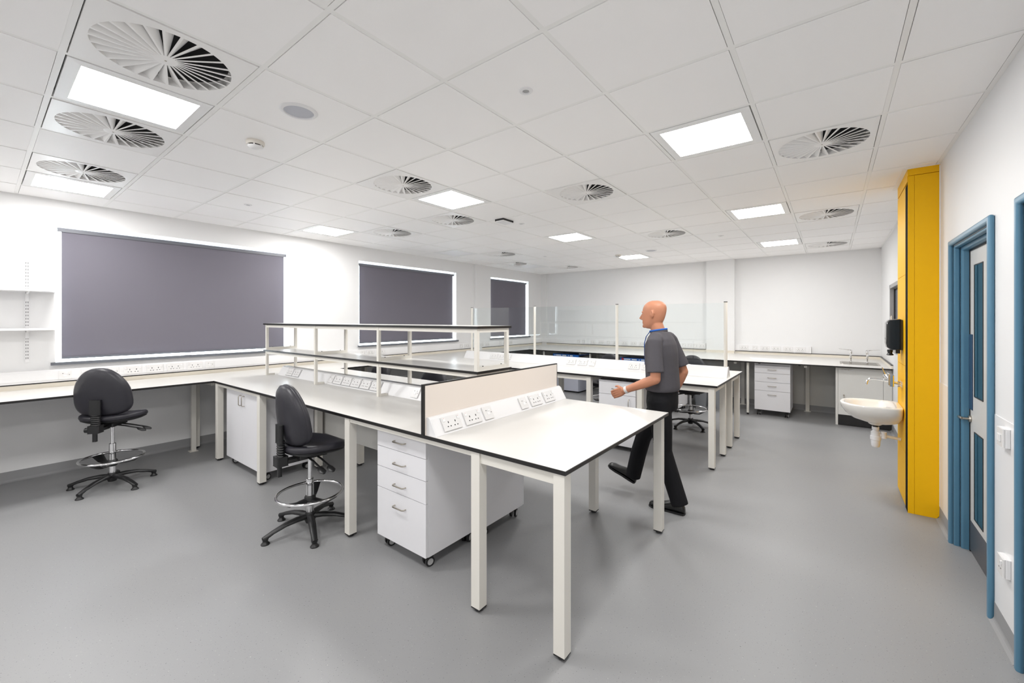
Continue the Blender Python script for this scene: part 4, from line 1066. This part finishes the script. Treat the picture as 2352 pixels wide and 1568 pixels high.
# arms
for S_, E_, W_ in ((LS, LE, LH), (RS, RE, RW)):
    S_, E_, W_ = Vector(S_), Vector(E_), Vector(W_)
    limb(body, [S_ + Vector((-.03 if S_.x > 0 else .03, 0, -.03)), S_.lerp(E_, .5), E_], [.040, .044, .038]); limb(body, [E_, E_.lerp(W_, .3), W_], [.040, .040, .026])
    d = (W_ - E_).normalized(); side = d.cross(Vector((1, 0, 0))).normalized()
    if side.z > 0: side = -side              # towards the ground / little finger
    palm_n = d.cross(side).normalized()
    pc = W_ + d * .052
    body.tube([W_ - d * .01, W_ + d * .02, W_ + d * .055, W_ + d * .088], [(.024, .018), (.030, .016), (.040, .014), (.038, .012)], 14) if False else None
    # palm: flattened slab lying in plane d/side
    for q in (-1.5, -.5, .5, 1.5):
        limb(body, [W_ + side * q * .009, W_ + d * .045 + side * q * .017, W_ + d * .088 + side * q * .019], [.014, .0135, .0105], 10)
    sgn = -1 if S_.x < 0 else 1
    inward = Vector((-sgn, 0, 0)); inward = (inward - d * inward.dot(d)).normalized()
    for q, L in zip((-1.5, -.5, .5, 1.5), (.072, .080, .076, .060)):
        b0 = W_ + d * .088 + side * q * .019
        p1 = b0 + (d * .9 + inward * .25) * L * .45; p2 = p1 + (d * .7 + inward * .6) * L * .33; p3 = p2 + (d * .4 + inward * .85) * L * .24
        limb(body, [b0, p1, p2, p3], [.0095, .0088, .008, .0068], 8)
    tb = W_ + d * .025 - side * .030
    t1 = tb + (d * .7 - side * .65 + inward * .3).normalized() * .035; t2 = t1 + (d * .9 - side * .1 + inward * .45).normalized() * .030
    limb(body, [W_ + d * .01 - side * .012, tb, t1, t2], [.014, .014, .010, .008], 8)
# legs (skin under the clothes) and bare ankles inside the shoes
for H_, K_, A_ in ((LHIP, LKN, LAN), (RHIP, RKN, RAN)):
    H_, K_, A_ = Vector(H_), Vector(K_), Vector(A_)
    limb(body, [H_, H_.lerp(K_, .5), K_], [.075, .065, .048]); limb(body, [K_, K_.lerp(A_, .3), A_], [.046, .048, .030])
remeshed('body', body, SKIN, man, .0045, 5)
# shirt
sh = M()
slices(sh, [(0, .070, .955, .172, .132), (0, .070, .985, .176, .136), (0, .070, 1.06, .172, .130), (0, .075, 1.16, .176, .128), (0, .080, 1.27, .188, .128), (0, .082, 1.34, .192, .118), (0, .082, 1.385, .172, .098), (0, .088, 1.42, .115, .080), (0, .096, 1.445, .072, .070)])
for S_, E_ in ((LS, LE), (RS, RE)):
    S_, E_ = Vector(S_), Vector(E_)
    sg = 1 if S_.x > 0 else -1
    limb(sh, [S_ + Vector((-.10 * sg, .01, .012)), S_ + Vector((-.04 * sg, .004, .004)), S_ + Vector((0, 0, -.012)), S_.lerp(E_, .4)], [.055, .062, .062, .060])
    sh.tube([S_ + Vector((0, 0, -.02)), S_.lerp(E_, .45), S_.lerp(E_, .84)], [.062, .061, .066], 16)
remeshed('shirt', sh, SHIRT, man, .006, 14)
cl = M()
cl.tube([(.066 * math.cos(a * PI / 10), .100 + .066 * math.sin(a * PI / 10), 1.440 + .010 * math.cos(a * PI / 10 + PI / 2)) for a in range(20)], (.005, .012), 8, closed=True, cap=False)
obj('collar', cl, SHIRT, man)
ly_ = M()
ly_.tube([(.069 * math.cos(a * PI / 10), .104 + .070 * math.sin(a * PI / 10), 1.455 - .012 * math.sin(a * PI / 10)) for a in range(20)], (.0035, .007), 8, closed=True, cap=False)
ly_.tube([(-.052, .150, 1.452), (-.050, .190, 1.40), (-.045, .207, 1.34), (-.028, .212, 1.25), (-.01, .214, 1.16)], (.008, .002), 8).tube([(.052, .150, 1.452), (.050, .190, 1.40), (.045, .207, 1.34), (.028, .212, 1.25), (.01, .214, 1.16)], (.008, .002), 8)
obj('lanyard', ly_, LANY, man, label='bright blue neck lanyard')
# trousers
trm = M()
slices(trm, [(0, .072, .80, .150, .118), (0, .072, .86, .160, .124), (0, .070, .92, .160, .122), (0, .070, .965, .155, .118)])
for H_, K_, A_ in ((LHIP, LKN, LAN), (RHIP, RKN, RAN)):
    H_, K_, A_ = Vector(H_), Vector(K_), Vector(A_)
    limb(trm, [H_, H_.lerp(K_, .5), K_], [.095, .086, .068]); trm.tube([K_ + Vector((0, 0, .03)), K_, K_.lerp(A_, .4), K_.lerp(A_, 1.0) + Vector((0, -.01, -.015))], [.066, .067, .068, .066], 16)
remeshed('trousers', trm, TROUS, man, .007, 6)
# shoes: heel, toe
def shoe(heel, toe, x):
    h, t_ = Vector((x, heel[0], heel[1])), Vector((x, toe[0], toe[1]))
    d = (t_ - h); L = d.length; d.normalize(); up = Vector((1, 0, 0)).cross(d)
    if up.z < 0: up = -up
    rings = []
    for u, w_, hh in ((0, .012, .020), (.02, .028, .050), (.08, .034, .072), (.25, .036, .085), (.45, .038, .070), (.65, .045, .050), (.85, .044, .040), (.96, .030, .030), (1.0, .010, .014)):
        c_ = h + d * (L * u)
        rings.append([c_ + Vector((1, 0, 0)) * (w_ * math.copysign(abs(math.cos(a)) ** .8, math.cos(a))) + up * (.012 + hh * (.5 + .5 * math.sin(a)) if True else 0) for a in [2 * PI * i / 20 for i in range(20)]])
    m_ = M().loft(rings)
    s2 = M()
    rings = []
    for u, w_ in ((0, .015), (.03, .030), (.2, .036), (.45, .036), (.7, .047), (.9, .042), (1.0, .016)):
        c_ = h + d * (L * u)
        rings.append([c_ + Vector((sx * w_, 0, 0)) + up * uz for sx, uz in ((-1, 0), (1, 0), (1, .016), (-1, .016))])
    s2.loft(rings, smooth=False)
    return m_, s2
for x, he, to in ((-.085, (-.135, .0), (.150, .0)), (.10, (.345, .078), (.600, .182))):
    a_, b_ = shoe(he, to, x)
    s_ = obj('shoe', a_, SHOE, man, sharp=70); obj('sole', b_, BLACK, s_)
for s_ in (-1, 1):
    e = obj('eye', ball(M(), (s_ * .027, fy - .0185, HC.z + .006), .0105), EYEM, man)
    obj('iris', ball(M(), (s_ * .027, fy - .0095, HC.z + .006), (.0045, .003, .0045)), BLACK, e)
w0 = Vector(LH); d = (Vector(LH) - Vector(LE)).normalized()
obj('wristwatch', M().tube([w0 - d * .035, w0 - d * .012], .0305, 20), WATCH, man, label='pale wristwatch on left wrist')
